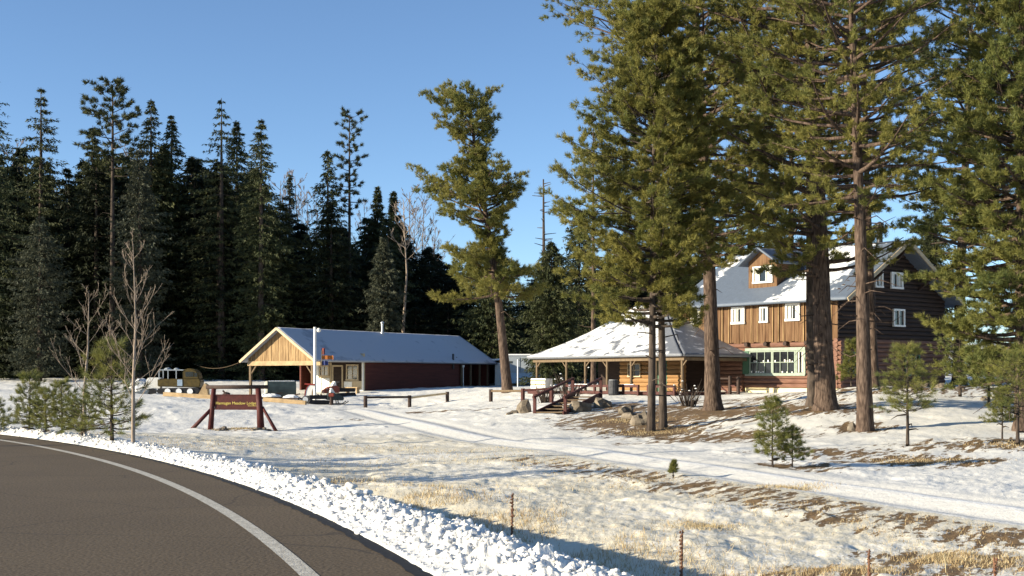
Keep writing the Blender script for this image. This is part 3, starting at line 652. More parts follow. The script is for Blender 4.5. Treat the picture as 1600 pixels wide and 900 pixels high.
for k, (px, d) in enumerate(spots):
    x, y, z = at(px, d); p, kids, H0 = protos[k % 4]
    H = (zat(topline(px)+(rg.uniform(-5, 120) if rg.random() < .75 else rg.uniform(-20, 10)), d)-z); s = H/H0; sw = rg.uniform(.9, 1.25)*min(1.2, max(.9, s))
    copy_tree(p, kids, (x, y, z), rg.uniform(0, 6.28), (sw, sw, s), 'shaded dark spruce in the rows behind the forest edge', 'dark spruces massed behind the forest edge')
# distant bare aspens on the rise
pr = bare_tree('bare_aspen', 300, at(580,150), 17, .14, 'far leafless aspen with hazy grey twigs behind the dark spruces', 'leafless aspens behind the spruces', 4, .22, 'twig', .4, 16, thin=.02, up=1.2)
kp = children(pr)
for px, tp, d in [(20,232,150),(48,262,156),(196,232,150),(215,262,150),(438,282,150),(462,276,156),(480,300,150),(570,322,152),(640,300,150),(662,306,150),(648,335,140),(680,352,142),(495,310,150)]:
    x, y, z = at(px, d); s = (zat(tp, d)-z)/17
    copy_tree(pr, kp, (x,y,z), rg.uniform(0, 6.28), (s,s,s), 'far leafless aspen with hazy grey twigs behind the dark spruces', 'leafless aspens behind the spruces')
pr.scale = (.9,.9,.9)
# ------------------------------------------------------------------ snow roofs
def snow_roof_mat(name, under, snow=(.84,.84,.83), sc_=2.2):
    m = bpy.data.materials.new(name); m.use_nodes = True; t = m.node_tree; N = t.nodes; L = t.links; b = N['Principled BSDF']; b.inputs['Roughness'].default_value = .6
    a = N.new('ShaderNodeAttribute'); a.attribute_name = 'cover'; tc = N.new('ShaderNodeTexCoord')
    n = N.new('ShaderNodeTexNoise'); n.inputs['Scale'].default_value = sc_; n.inputs['Detail'].default_value = 7; L.new(tc.outputs['Object'], n.inputs[0])
    ad = N.new('ShaderNodeMath'); ad.operation = 'MULTIPLY_ADD'; L.new(n.outputs[0], ad.inputs[0]); ad.inputs[1].default_value = 1.1; L.new(a.outputs['Fac'], ad.inputs[2])
    mr = N.new('ShaderNodeMapRange'); mr.interpolation_type = 'SMOOTHSTEP'; L.new(ad.outputs[0], mr.inputs[0]); mr.inputs[1].default_value = .98; mr.inputs[2].default_value = 1.14
    wv = N.new('ShaderNodeTexNoise'); wv.inputs['Scale'].default_value = 9; L.new(tc.outputs['Object'], wv.inputs[0])
    u = N.new('ShaderNodeMix'); u.data_type = 'RGBA'; u.inputs[6].default_value = (*[c*.8 for c in under], 1); u.inputs[7].default_value = (*[min(1, c*1.3) for c in under], 1); L.new(wv.outputs[0], u.inputs[0])
    mx = N.new('ShaderNodeMix'); mx.data_type = 'RGBA'; L.new(mr.outputs[0], mx.inputs[0]); L.new(u.outputs[2], mx.inputs[6]); mx.inputs[7].default_value = (*snow, 1)
    L.new(mx.outputs[2], b.inputs['Base Color'])
    bp = N.new('ShaderNodeBump'); bp.inputs['Strength'].default_value = .35; bp.inputs['Distance'].default_value = .08; L.new(ad.outputs[0], bp.inputs['Height']); L.new(bp.outputs[0], b.inputs['Normal'])
    return m
M['roof_snowy'] = snow_roof_mat('snowy_shingle_roof', (.16,.17,.19), (.84,.84,.83), 1.5)
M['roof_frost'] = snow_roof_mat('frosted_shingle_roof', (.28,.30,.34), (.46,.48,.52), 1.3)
M['roof_metal'] = snow_roof_mat('snowy_metal_roof', (.10,.125,.165))
def slope(name, q, parent, m, cover, th=.16, nx=40, ny=24, sag=0.0, label=None):
    """q: corner points low-a, low-b, high-b, high-a; a roof plane with thickness"""
    q = [np.array(p, float) for p in q]; s = np.linspace(0, 1, nx); t = np.linspace(0, 1, ny); S, T = np.meshgrid(s, t)
    S3, T3 = S[..., None], T[..., None]
    P = (q[0]*(1-S3)+q[1]*S3)*(1-T3)+(q[3]*(1-S3)+q[2]*S3)*T3
    nrm = np.cross(q[1]-q[0], q[3]-q[0]); nrm /= np.linalg.norm(nrm); nrm = nrm*(1 if nrm[2] > 0 else -1)
    cv = cover(S, T); P = P.copy(); P[..., 2] -= sag*np.sin(np.pi*T)
    top = P+nrm*(th+.06*cv+.03*(fbm(P[..., 0]*1.5, P[..., 1]*1.5, 3, 7)-.5))[..., None]; bot = P
    n = nx*ny; V = np.concatenate([top.reshape(-1, 3), bot.reshape(-1, 3)]); i, j = np.meshgrid(np.arange(ny-1), np.arange(nx-1), indexing='ij')
    f = np.stack([i*nx+j, i*nx+j+1, (i+1)*nx+j+1, (i+1)*nx+j], -1).reshape(-1, 4); fs = [f, f[:, ::-1]+n]
    e = np.concatenate([np.arange(nx), np.arange(1, ny)*nx+nx-1, (ny-1)*nx+np.arange(nx-2, -1, -1), np.arange(ny-2, 0, -1)*nx]); e2 = np.roll(e, -1)
    fs.append(np.stack([e, e2, e2+n, e+n], -1)[:, ::-1])
    cvv = np.concatenate([cv.ravel(), cv.ravel()*0-1])
    o = link(name, np_mesh(name, V, np.concatenate(fs), pt_attr=dict(cover=cvv)), m, parent)
    if label: o['label'] = label
    return o
def win(parent, face, c, z0, z1, w_, frame, cols=1, rows=1, th=.06, fw=.07, out=.05, curtain=False, name='window', label=None):
    """face: 'x' wall whose plane is x=c0 looking to -x (c=(c0, y)), 'y' plane y=c0 looking to -y (c=(c0, x))"""
    c0, u = c; b = MB(); g = MB(); cu = MB()
    def bx(mb, a0, a1, b0, b1, d0, d1):
        if face == 'x': mb.box(c0-d1, c0-d0, a0, a1, b0, b1)
        else: mb.box(a0, a1, c0-d1, c0-d0, b0, b1)
    a0, a1 = u-w_/2, u+w_/2
    bx(b, a0, a1, z1-fw, z1, .0, out); bx(b, a0-.02, a1+.02, z0-.02, z0+fw-.02, .0, out+.02)
    bx(b, a0, a0+fw, z0+fw-.02, z1-fw, .0, out); bx(b, a1-fw, a1, z0+fw-.02, z1-fw, .0, out)
    for i in range(1, cols): q = a0+(a1-a0)*i/cols; bx(b, q-.018, q+.018, z0+fw, z1-fw, .012, out*.8)
    for i in range(1, rows): q = z0+(z1-z0)*i/rows; bx(b, a0+fw, a1-fw, q-.018, q+.018, .015, out*.7)
    bx(g, a0+fw*.5, a1-fw*.5, z0+fw*.5, z1-fw*.5, .002, .01)
    o = b.build(name, frame, parent); g.build('pane', M['glass'], o)
    if curtain:
        ww = (a1-a0-2*fw)
        bx(cu, a0+fw+.02, a0+fw+ww*.30, z0+fw, z1-fw, .0105, .0118); cu.build('curtain', M['curtain'], o); cu = MB(); bx(cu, a1-fw-ww*.30, a1-fw-.02, z0+fw, z1-fw, .0105, .0118)
        cu.build('curtain', M['curtain'], o)
    if label: o['label'] = label
    return o
def boards(b, face, c0, a0, a1, z0fn, z1fn, w_=.22, seed=0, th=.03, batten=True):
    rg = random.Random(seed); a = a0
    while a < a1-.01:
        e = min(a+w_*rg.uniform(.8, 1.2), a1); d = th*rg.uniform(.6, 1.2); m_ = (a+e)/2; z0, z1 = z0fn(m_), z1fn(m_)
        if z1 > z0+.03:
            if face == 'x': b.box(c0-d, c0+.001*0, a+.006, e-.006, z0, z1)
            else: b.box(a+.006, e-.006, c0-d, c0, z0, z1)
        a = e
def logs(b, face, c0, a0, a1, z0, z1, r=.13, seed=0, holes=()):
    n = max(1, round((z1-z0)/(r*1.85))); st = (z1-z0)/n; rg = random.Random(seed)
    for i in range(n):
        z = z0+st*(i+.5); seg = [(a0, a1)]
        for (h0, h1, k0, k1) in holes:
            if k0 < z < k1: seg = [p for (s, e) in seg for p in ((s, min(e, h0)), (max(s, h1), e)) if p[1]-p[0] > .02]
        for (s, e) in seg:
            pts = [(c0, s, z), (c0, e, z)] if face == 'x' else [(s, c0, z), (e, c0, z)]
            b.tube(pts, st*.54*rg.uniform(.95, 1.05), 8)
# ------------------------------------------------------------------ lodge
LA = math.atan2(.62, .78)
lx, ly = 17.3, 68.0; LZ = .6
lodge = empty('log_lodge', (lx, ly, LZ), LA, 'large three storey log lodge with brown boards and a big low snow roofed porch wing', 'lodge')
LW, LL, EV, RG = 9.9, 11.5, 5.3, 8.35
def lf(b): b.box(-.02, LW, 0, 6.4, -.8, .32)
part('foundation', M['cream'], lodge, lf)
part('interior_wall', M['log_dark'], lodge, lambda b: (b.box(.12, LW-.1, .12, LL-.1, .3, EV), b.prism([(.12, EV), (LW-.12, EV), (LW/2, RG-.15)], .14, LL-.1)))
o_ = part('log_wall', M['red_log'], lodge, lambda b: logs(b, 'x', .06, -.25, LL, .33, 2.85, .13, 1, [(2.1, 6.25, 1.08, 2.42)])); o_['label'] = 'red brown log wall of the sunlit side'
part('log_wall', M['red_log'], lodge, lambda b: logs(b, 'y', .06, -.1, LW, .33, 3.0, .13, 2, [(.7, 1.7, 1.0, 2.3)]))
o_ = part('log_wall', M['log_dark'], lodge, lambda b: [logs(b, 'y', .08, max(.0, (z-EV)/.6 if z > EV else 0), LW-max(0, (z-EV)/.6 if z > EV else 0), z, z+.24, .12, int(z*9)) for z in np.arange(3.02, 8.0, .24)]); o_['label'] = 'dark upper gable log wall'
def vb(b):
    boards(b, 'x', .06, 0, LL, lambda a: 2.86+.05*math.sin(a*7), lambda a: EV+.05, .2, 3, .07)
part('board_wall', M['board'], lodge, vb)
# light battens
for y in [.35,.8,1.5,1.95,2.2,3.6,3.95,4.35,5.45,5.9,7.6,8.1,8.7,9.4,10.7,11.2]: part('batten', M['barn'], lodge, lambda b: b.box(-.06, -.012, y, y+.055, 2.9, EV))
for y in (1.9, 3.35, 4.75, 6.15): part('beam_end', M['log_cap'], lodge, lambda b: b.tube([(.2, y, 2.78), (-.28, y, 2.78)], .13, 8))
# windows facade
W = M['white']
win(lodge, 'x', (-.02, 2.96), 4.03, 4.98, 1.0, W, 2, 1, curtain=True, out=.09, fw=.12); win(lodge, 'x', (-.02, 5.0), 4.0, 4.9, .6, W, 1, 1, curtain=True, out=.09, fw=.1)
win(lodge, 'x', (-.02, 6.9), 3.98, 4.95, 1.0, W, 2, 1, curtain=True, out=.09, fw=.13); win(lodge, 'x', (-.02, 10.2), 4.1, 4.95, .8, W, 2, 1, curtain=True, out=.09, fw=.1)
# picture window with green trim: two multi pane sashes and a narrow curtained light
gt = M['green_trim']
part('window_surround', gt, lodge, lambda b: (b.box(-.16, -.02, 2.05, 6.3, 2.40, 2.56), b.box(-.17, -.02, 2.05, 6.3, 1.00, 1.09), b.box(-.13, .02, 2.05, 2.13, 1.09, 2.4)))
win(lodge, 'x', (-.03, 2.44), 1.10, 2.40, .58, gt, 1, 1, fw=.09, out=.08, curtain=True)
win(lodge, 'x', (-.03, 3.55), 1.10, 2.40, 1.6, gt, 3, 2, fw=.07, out=.08)
win(lodge, 'x', (-.03, 5.2), 1.10, 2.40, 1.66, gt, 3, 2, fw=.07, out=.08)
part('shutter', M['dark_green'], lodge, lambda b: b.box(-.14, -.02, 6.05, 6.65, 1.1, 2.4))
def cups(b):
    rg = random.Random(4)
    for y in list(np.arange(2.95, 6.0, .17)):
        if rg.random() < .6: h = rg.uniform(.05, .14); b.box(-.075, -.045, y, y+rg.uniform(.04, .1), 1.765, 1.765+h)
        if rg.random() < .35: h = rg.uniform(.05, .16); b.box(-.075, -.045, y, y+.09, 1.17, 1.17+h)
part('window_display', M['white'], lodge, cups)
# gable windows
win(lodge, 'y', (-.04, 5.15), 5.85, 6.75, 1.1, W, 2, 1, curtain=True, fw=.11, out=.1); win(lodge, 'y', (-.04, 3.5), 5.85, 6.75, .7, W, 2, 1, curtain=True, fw=.1, out=.1)
win(lodge, 'y', (-.04, 5.35), 3.75, 4.72, 1.05, W, 2, 1, fw=.1, out=.1); win(lodge, 'y', (-.05, 1.2), 1.0, 2.3, 1.1, M['dark_green'], 2, 2, fw=.08, out=.1)
win(lodge, 'y', (-.05, 6.6), 1.0, 2.2, 1.4, M['dark_green'], 3, 2, fw=.08, out=.1)
# main roof; local slope to the eaves with overhang
ov = .55; OV = 1.05; tz = (RG-EV)/(LW/2)
el = EV-ov*tz
def cov_f(S, T):  # S along length 0 = gable end over near corner, T up
    a = .62*np.exp(-((S-.27)/.17)**2)+.10; a = a+.45*np.exp(-((S-.92)/.06)**2)*(T > .35)
    return np.clip(a-.35*(S < .07)*1.0, -.3, 1)
slope('roof', [(-ov, -OV, el), (-ov, LL+.4, el), (LW/2, LL+.4, RG), (LW/2, -OV, RG)], lodge, M['roof_metal'], cov_f, .14, 60, 30)
slope('roof', [(LW+ov, LL+.4, el), (LW+ov, -OV, el), (LW/2, -OV, RG), (LW/2, LL+.4, RG)], lodge, M['roof_metal'], lambda S, T: .3+0*S, .14)
part('barge_board', M['trim_tan'], lodge, lambda b: (b.bar((-ov, -OV-.03, el+.02), (LW/2, -OV-.03, RG+.02), .05, .22), b.bar((LW/2, -OV-.035, RG+.02), (LW+ov, -OV-.035, el+.02), .05, .22)))
for x, z, z2 in [(LW/2, RG-1.2, RG-.25), (LW/2-2.4, RG-2.5, RG-1.75), (LW/2+2.4, RG-2.5, RG-1.75), (.2, EV-.7, EV-.1)]: part('roof_bracket', M['log_cap'], lodge, lambda b: b.bar((x, .05, z), (x, -OV+.05, z2), .14))
st = part('stovepipe', M['iron'], lodge, lambda b: (b.lathe([(.17,-.6),(.17,1.05)], (LW/2, .9, RG)), b.lathe([(.24,1.08),(.24,1.18),(.05,1.3)], (LW/2, .9, RG))), smooth=False)
# dormer: gable dormer on the sunlit slope
dy, dx0, dw = 5.95, .95, 1.05
dz0 = EV+dx0*tz
dorm = part('dormer', M['board'], lodge, lambda b: (b.box(dx0, 3.6, dy-dw, dy+dw, dz0-.1, 7.55), b.prism([(dy-dw, 7.55), (dy+dw, 7.55), (dy, 8.25)], dx0, 4.2, 'x')))
win(dorm, 'x', (dx0-.01, dy-.05), 6.32, 7.28, 1.45, W, 3, 1, curtain=True, fw=.1, out=.08)
slope('dormer_roof', [(dx0-.5, dy-dw-.35, 7.32), (4.3, dy-dw-.35, 7.32), (4.9, dy, 8.25), (dx0-.5, dy, 8.25)], dorm, M['roof_metal'], lambda S, T: .15+0*S, .08, 20, 10)
slope('dormer_roof', [(4.3, dy+dw+.35, 7.32), (dx0-.5, dy+dw+.35, 7.32), (dx0-.5, dy, 8.25), (4.9, dy, 8.25)], dorm, M['roof_metal'], lambda S, T: .3+0*S, .08, 20, 10)
# porch wing (part of the lodge): hip roof
ze = 2.05; wy0, wy1, wx0 = 5.9, 19.2, -5.6; zr = 5.25
wing = part('wing', M['log_dark'], lodge, lambda b: (b.box(-2.3, 3, 9.0, 14.2, 0, ze+.15), b.box(-.6, 3.5, 11.6, 18.2, 0, ze+.15)))
def wc(S, T): return .58-.5*np.exp(-((S-.02)/.06)**2)+0*T
slope('wing_roof', [(wx0, wy0, ze), (wx0, wy1, ze), (0, 15.2, zr), (0, 12.8, zr)], wing, M['roof_snowy'], wc, .13, 60, 30, .28)
slope('wing_roof', [(.05, wy0, ze), (wx0, wy0, ze), (0, 12.8, zr), (.05, 12.8, zr)], wing, M['roof_snowy'], lambda S, T: .36+0*S, .13, 30, 30, .28)
slope('wing_roof', [(wx0, wy1, ze), (5.6, wy1, ze), (0, 15.2, zr), (0, 15.2, zr+.001)], wing, M['roof_snowy'], lambda S, T: .6+0*S, .13, 20, 16, .28)
slope('wing_roof', [(5.6, wy1, ze), (5.6, 11.7, ze), (0, 11.7, zr), (0, 15.2, zr)], wing, M['roof_snowy'], lambda S, T: .6+0*S, .13, 20, 16, .28)
o_ = part('log_wall', M['yellow_log'], wing, lambda b: logs(b, 'x', -2.36, 8.9, 14.2, .1, ze+.1, .14, 5, [(10.2, 11.2, .0, 1.95)])); o_['label'] = 'honey coloured log wall under the porch'
part('log_wall', M['red_log'], wing, lambda b: logs(b, 'x', -.1, 6.5, 9.0, .1, ze, .13, 6))
part('door', M['dark_green'], wing, lambda b: b.box(-2.42, -2.31, 10.25, 11.15, .1, 1.95))
win(wing, 'x', (-2.5, 12.9), .95, 1.75, 1.1, M['trim_tan'], 2, 2)
part('eave_beam', M['wood_post'], wing, lambda b: (b.bar((wx0+.35, wy0+.2, ze-.12), (wx0+.35, wy1-.2, ze-.12), .18), b.bar((wx0+.35, wy0+.35, ze-.13), (-.1, wy0+.35, ze-.13), .17)))
for i, y in enumerate((6.3, 8.3, 10.3, 12.3, 14.2, 15.9, 18.7)):
    part('porch_post', M['wood_post'], wing, lambda b: (b.tube([(wx0+.35, y, -.2), (wx0+.35, y, ze-.2)], .08, 8), b.bar((wx0+.35, y+.04, ze-.55), (wx0+.35, y+.38, ze-.2), .06) if i % 2 else b.bar((wx0+.35, y-.04, ze-.5), (wx0+.35, y-.34, ze-.2), .06)))
part('porch_floor', M['red_paint'], wing, lambda b: (b.box(wx0-.1, -.5, wy0+.1, wy1-.1, -.05, .08), [b.box(wx0-.05, wx0+.05, y, y+.12, -.9, -.05) for y in np.arange(6.2, 19, 1.6)]))
# deck railing, its own thing
rail = empty('deck_railing', (lx, ly, LZ), LA, 'long low red brown railing along the front of the porch deck', 'railing')
def rl(b):
    for y0, y1 in ((6.2, 8.3), (9.0, 15.4)):
        b.bar((wx0-.3, y0, .42), (wx0-.3, y1, .42), .10, .14); b.bar((wx0-.3, y0, .05), (wx0-.3, y1, .05), .08, .16)
part('rail', M['red_paint'], rail, rl)
for y in (6.2, 7.2, 8.2, 9.0, 10.2, 11.4, 12.6, 13.8, 15.3): part('post', M['red_paint'], rail, lambda b: b.box(wx0-.37, wx0-.25, y, y+.12, -.8, .5))
part('rail_snow', M['snow'], rail, lambda b: [b.box(wx0-.36, wx0-.24, a, c, .495, .53) for a, c in ((9.4, 11), (12.8, 14.6))])
gate = empty('porch_gate', (lx, ly, LZ), LA, 'dark cross braced rail gate between the thick pine and the green window', 'gate')
part('frame', M['log_cap'], gate, lambda b: (b.bar((-2.2, 5.6, -.5), (-2.2, 5.6, 1.0), .14), b.bar((-2.2, 7.1, -.5), (-2.2, 7.1, 1.0), .14), b.bar((-2.2, 5.6, .85), (-2.2, 7.1, .85), .09), b.bar((-2.2, 5.6, .0), (-2.2, 7.1, .0), .09), b.bar((-2.2, 5.0, -.5), (-2.2, 5.0, .95), .14)))
part('brace', M['red_paint'], gate, lambda b: (b.bar((-2.2, 5.65, .02), (-2.2, 7.05, .82), .06), b.bar((-2.21, 5.6, .45), (-2.21, 5.0, .45), .07)))
# staircase down from the deck, toward the viewer-left
x1, y1_, _ = at(918, 63.5); x0, y0_, z0_ = at(858, 57.5)
sdir = math.atan2(y1_-y0_, x1-x0); sl_ = math.hypot(x1-x0, y1_-y0_)
stair = empty('wooden_staircase', (x0, y0_, z0_), sdir, 'red brown wooden steps with sloping handrails climbing to the porch', 'staircase')
zt = .62-z0_; n_ = 6
part('tread', M['wood_post'], stair, lambda b: [b.box(sl_*i/n_, sl_*(i+1)/n_+.05, -.62, .62, zt*(i+.6)/n_-.05, zt*(i+.6)/n_) for i in range(n_)])
part('stringer', M['red_paint'], stair, lambda b: [b.bar((0, s, -.05), (sl_, s, zt), .07, .3) for s in (-.66, .66)])
for s in (-.72, .72):
    part('handrail', M['red_paint'], stair, lambda b: b.bar((-.1, s, .72), (sl_, s, zt+.85), .09, .1))
    for f in (0.02, .98): part('rail_post', M['red_paint'], stair, lambda b: b.bar((sl_*f, s, zt*f-.3), (sl_*f, s, zt*f+.85), .13))
# ------------------------------------------------------------------ red roadside building
BA = math.atan2(-.54, .843); bx0, by0 = -16.2, 90.0; BZ = .30
red = empty('roadside_building', (bx0, by0, BZ), BA, 'long low dark red building with a snowy roof and plank gabled front canopy', 'building')
HW, BL, BE, BR = 3.15, 21.6, 2.55, 4.62
tb_ = (BR-BE)/HW; e_ = .4; PB = 5.2
def bc(S, T): return .72-.25*np.exp(-((S-.12)/.03)**2)*(T > .2)-.12*(T < .12)
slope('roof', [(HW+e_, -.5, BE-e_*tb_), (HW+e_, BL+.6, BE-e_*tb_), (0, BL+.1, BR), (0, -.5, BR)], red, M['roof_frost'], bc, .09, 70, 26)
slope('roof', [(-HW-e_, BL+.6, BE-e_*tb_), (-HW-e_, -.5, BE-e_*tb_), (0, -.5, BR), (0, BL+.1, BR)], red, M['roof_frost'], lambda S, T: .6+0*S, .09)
part('barge_board', M['trim_tan'], red, lambda b: (b.bar((-HW-e_, -.53, BE-e_*tb_+.03), (0, -.53, BR+.03), .05, .18), b.bar((0, -.535, BR+.03), (HW+e_, -.535, BE-e_*tb_+.03), .05, .18)))
part('gable_boards', M['barn'], red, lambda b: boards(b, 'y', 0, -HW, HW, lambda a: 2.12, lambda a: BR-abs(a)*tb_-.02, .24, 8, .05))
part('lintel_beam', M['tan_wood'], red, lambda b: b.box(-HW-.05, HW+.5, -.09, -.055, 2.05, 2.36))
part('ceiling', M['log_dark'], red, lambda b: b.box(-HW, HW, .05, PB, 2.3, 2.36))
for x in (-HW+.1, HW-.35): part('canopy_post', M['wood_post'], red, lambda b: (b.box(x-.08, x+.08, .0, .16, -.6, 2.06), b.bar((x+(.05 if x < 0 else -.05), .08, 1.45), (x+(.55 if x < 0 else -.55), .08, 2.05), .08)))
part('end_wall', M['trim_tan'], red, lambda b: b.box(-1.75, HW, PB, PB+.15, -.3, BE+.4))
part('end_wall_boards', M['log_dark'], red, lambda b: (b.box(.15, HW-.12, PB-.03, PB-.002, .95, 2.3)))
part('end_wall_panel', M['white'], red, lambda b: (b.box(-1.72, -.05, PB-.04, PB-.003, -.1, 1.15), b.box(-1.74, -1.1, PB-.045, PB-.004, 1.15, 2.3), b.box(-.06, .3, PB-.041, PB-.0035, -.1, .3)))
part('corner_board', M['white'], red, lambda b: (b.box(1.3, HW, PB-.045, PB-.004, -.2, .352), b.box(HW-.13, HW+.02, PB-.06, PB-.005, .35, 2.3)))
part('notice', M['white'], red, lambda b: b.box(1.35, 2.1, PB-.05, PB-.031, .5, .9))
part('side_wall', M['red_siding'], red, lambda b: (b.box(HW-.15, HW, PB+.15, 17.2, -.3, BE+.05), b.box(-HW, -HW+.15, PB+.15, BL, -.3, BE+.05), b.box(-HW+.15, HW, BL-.15, BL, -.3, BE+.05), b.box(HW-1.5, HW-.15, 17.05, 17.2, -.3, BE+.3),
     b.box(HW-1.6, HW-1.45, 17.2, BL-.15, -.3, BE+.5), [b.box(HW, HW+.025, PB+.15, 17.2, z, z+.16) for z in np.arange(0, 2.4, .2)]))
part('back_gable', M['red_siding'], red, lambda b: b.prism([(-HW, BE), (HW, BE), (0, BR-.05)], PB+.02, PB+.14))
for y in (17.6, 18.9, 20.2, 21.4): part('porch_post', M['wood_post'], red, lambda b: b.box(HW-.12, HW, y, y+.12, -.3, 2.35))
dr = part('door', M['log_dark'], red, lambda b: b.box(.35, 1.15, PB-.06, PB-.035, -.1, 2.0)); part('door_frame', M['trim_tan'], dr, lambda b: (b.box(1.15, 1.27, PB-.09, PB-.05, -.1, 2.12), b.box(.25, .35, PB-.09, PB-.05, -.1, 2.12), b.box(.35, 1.15, PB-.09, PB-.05, 2.0, 2.12)))
win(red, 'y', (PB-.035, 2.15), 1.0, 2.16, 1.15, M['trim_tan'], 2, 3, fw=.1, out=.07)
win(red, 'y', (PB-.035, -.55), 1.3, 2.1, .95, M['trim_tan'], 2, 2, fw=.1, out=.07)
part('stovepipe', M['galv'], red, lambda b: (b.lathe([(.16,-.3),(.14,.1),(.09,.14),(.09,.75)], (.35, 10.9, BR)), b.lathe([(.15,.78),(.15,.84),(.03,.95)], (.35, 10.9, BR))))
part('downpipe', M['iron'], red, lambda b: b.box(HW+.05, HW+.17, 16.2, 16.32, 1.9, 3.1))
part('porch_lantern', M['white'], red, lambda b: (b.lathe([(.03,-1.8),(.03,0),(.1,.05),(.1,.2)], (HW+.3, 17.4, 2.0))))
# ------------------------------------------------------------------ objects near the red building
def logpost(b, p, h, r=.08): b.tube([(p[0], p[1], p[2]-.3), (p[0], p[1], p[2]+h)], r, 8)
# pole with lamp
x, y, z = at(492, 82); ph = zat(511, 82)-z
lp = empty('lamp_pole', (x,y,z), 0, 'tall slim white pole with a round white lamp, in front of the canopy', 'lamp pole')
part('pole', M['white'], lp, lambda b: b.tube([(0,0,-.3), (0,0,ph)], [.11,.085], 10)); part('lamp', M['white'], lp, lambda b: b.lathe([(.03,-.14),(.12,-.08),(.14,0),(.1,.1),(.02,.14)], (.26,-.02,ph-.2)))
part('bracket', M['iron'], lp, lambda b: b.bar((0,0,ph-.12), (.26,-.02,ph-.04), .04))
x, y, z = at(505, 83.5)
fl = empty('flag', (x,y,z), .2, 'faded orange, red and blue flags hanging beside the white pole', 'flag')
part('staff', M['wood_post'], fl, lambda b: b.tube([(-.1,0,-.2), (-.1,0,3.15)], .025, 6))
def cloth(b, z0, z1, w_):
    n = 6
    for i in range(n):
        a0, a1 = -.1+w_*i/n, -.1+w_*(i+1)/n; q0, q1 = .05*math.sin(i*1.7), .05*math.sin((i+1)*1.7)
        b.add([(a0,q0,z0),(a1,q1,z0-.06),(a1,q1,z1-.03),(a0,q0,z1),(a0,q0+.01,z0),(a1,q1+.01,z0-.06),(a1,q1+.01,z1-.03),(a0,q0+.01,z1)], [(0,1,2,3),(7,6,5,4),(0,4,5,1),(3,2,6,7),(1,5,6,2),(0,3,7,4)])
part('cloth', M['orange_cloth'], fl, lambda b: cloth(b, 2.58, 2.82, .75)); part('cloth', M['blue'], fl, lambda b: cloth(b, 2.2, 2.46, .42)); part('cloth', M['red_bright'], fl, lambda b: cloth(b, 2.9, 3.3, .2))
# tank
x, y, z = at(437, 84)
tk = empty('storage_tank', (x,y,z+.62), R_(12), 'dark horizontal steel tank with a pale round end under the canopy', 'tank')
part('shell', M['tank'], tk, lambda b: b.tube([(-.8,0,0),(1.05,0,0)], .55, 20), smooth=False)
part('end_cap', M['tank_end'], tk, lambda b: b.tube([(-1.0,0,0),(-.93,0,0),(-.8,0,0)], [.38,.52,.565], 20)); part('snow_cap', M['snow'], tk, lambda b: b.box(-.7,.95,-.16,.16,.53,.585))
part('leg', M['iron'], tk, lambda b: (b.box(-.6,-.5,-.4,.4,-.7,-.35), b.box(.7,.8,-.4,.4,-.7,-.35)))
# snow covered sleds and boats
def lump(b, c, sx, sy, sz, seed, n=12, m=7):
    rg = random.Random(seed); k = len(b.v)
    for i in range(m+1):
        ph_ = math.pi*.5*i/m
        for j in range(n):
            a = 2*math.pi*j/n; r = math.cos(ph_)*rg.uniform(.88, 1.1); b.v.append((c[0]+sx*r*math.cos(a), c[1]+sy*r*math.sin(a), c[2]+sz*math.sin(ph_)*rg.uniform(.9, 1.08)))
    for i in range(m):
        for j in range(n): b.f.append((k+i*n+j, k+i*n+(j+1)%n, k+(i+1)*n+(j+1)%n, k+(i+1)*n+j))
def sled(px, d, w_, lb, rz, sc_=1):
    x, y, z = at(px, d); s = empty('cargo_sled', (x,y,z), rz, lb, 'sled'); s.scale = (sc_,)*3
    part('runner', M['iron'], s, lambda b: [b.tube([(-w_*.5,q,.05),(w_*.42,q,.05),(w_*.55,q,.28)], .04, 5) for q in (-.3,.3)])
    part('bed', M['log_cap'], s, lambda b: (b.box(-w_*.48,w_*.45,-.38,.38,.12,.2), b.bar((-w_*.4,0,.2),(w_*.45,0,.45),.08)))
    part('snow_load', M['snow'], s, lambda b: lump(b, (0,0,.2), w_*.42, .34, .2, px))
sled(424, 80.5, 1.5, 'low dark sled with snow on it, in front of the pale tank end', .2)
sled(455, 80.0, 1.3, 'low dark sled with snow on it, second from the white pole', -.2); sled(412, 82, .9, 'short dark sled beside the big sign post, under the tank end', .5)
# tall curved white panel with red edge
x, y, z = at(481, 81)
tg = empty('upturned_toboggan', (x,y,z), 0, 'upright curved white toboggan with red edge leaning by the white pole', 'toboggan')
def tob(b, y0, y1, x0_, x1_):
    pr_ = [(0,0),(.02,.3),(.06,.6),(.15,.85),(.28,1.0)]
    for (a, za), (c, zc_) in zip(pr_[:-1], pr_[1:]): b.add([(x0_+a,y0,za),(x1_+a,y0,za),(x1_+c,y0,zc_),(x0_+c,y0,zc_),(x0_+a,y1,za),(x1_+a,y1,za),(x1_+c,y1,zc_),(x0_+c,y1,zc_)], [(0,1,2,3),(7,6,5,4),(0,3,7,4),(1,5,6,2),(0,4,5,1),(3,2,6,7)])
part('deck', M['white'], tg, lambda b: tob(b, -.05, .0, -.18, .2)); part('edge', M['red_bright'], tg, lambda b: (tob(b, -.07, .01, -.24, -.18), b.bar((-.2,-.05,1.08),(.45,-.05,1.04),.09)))
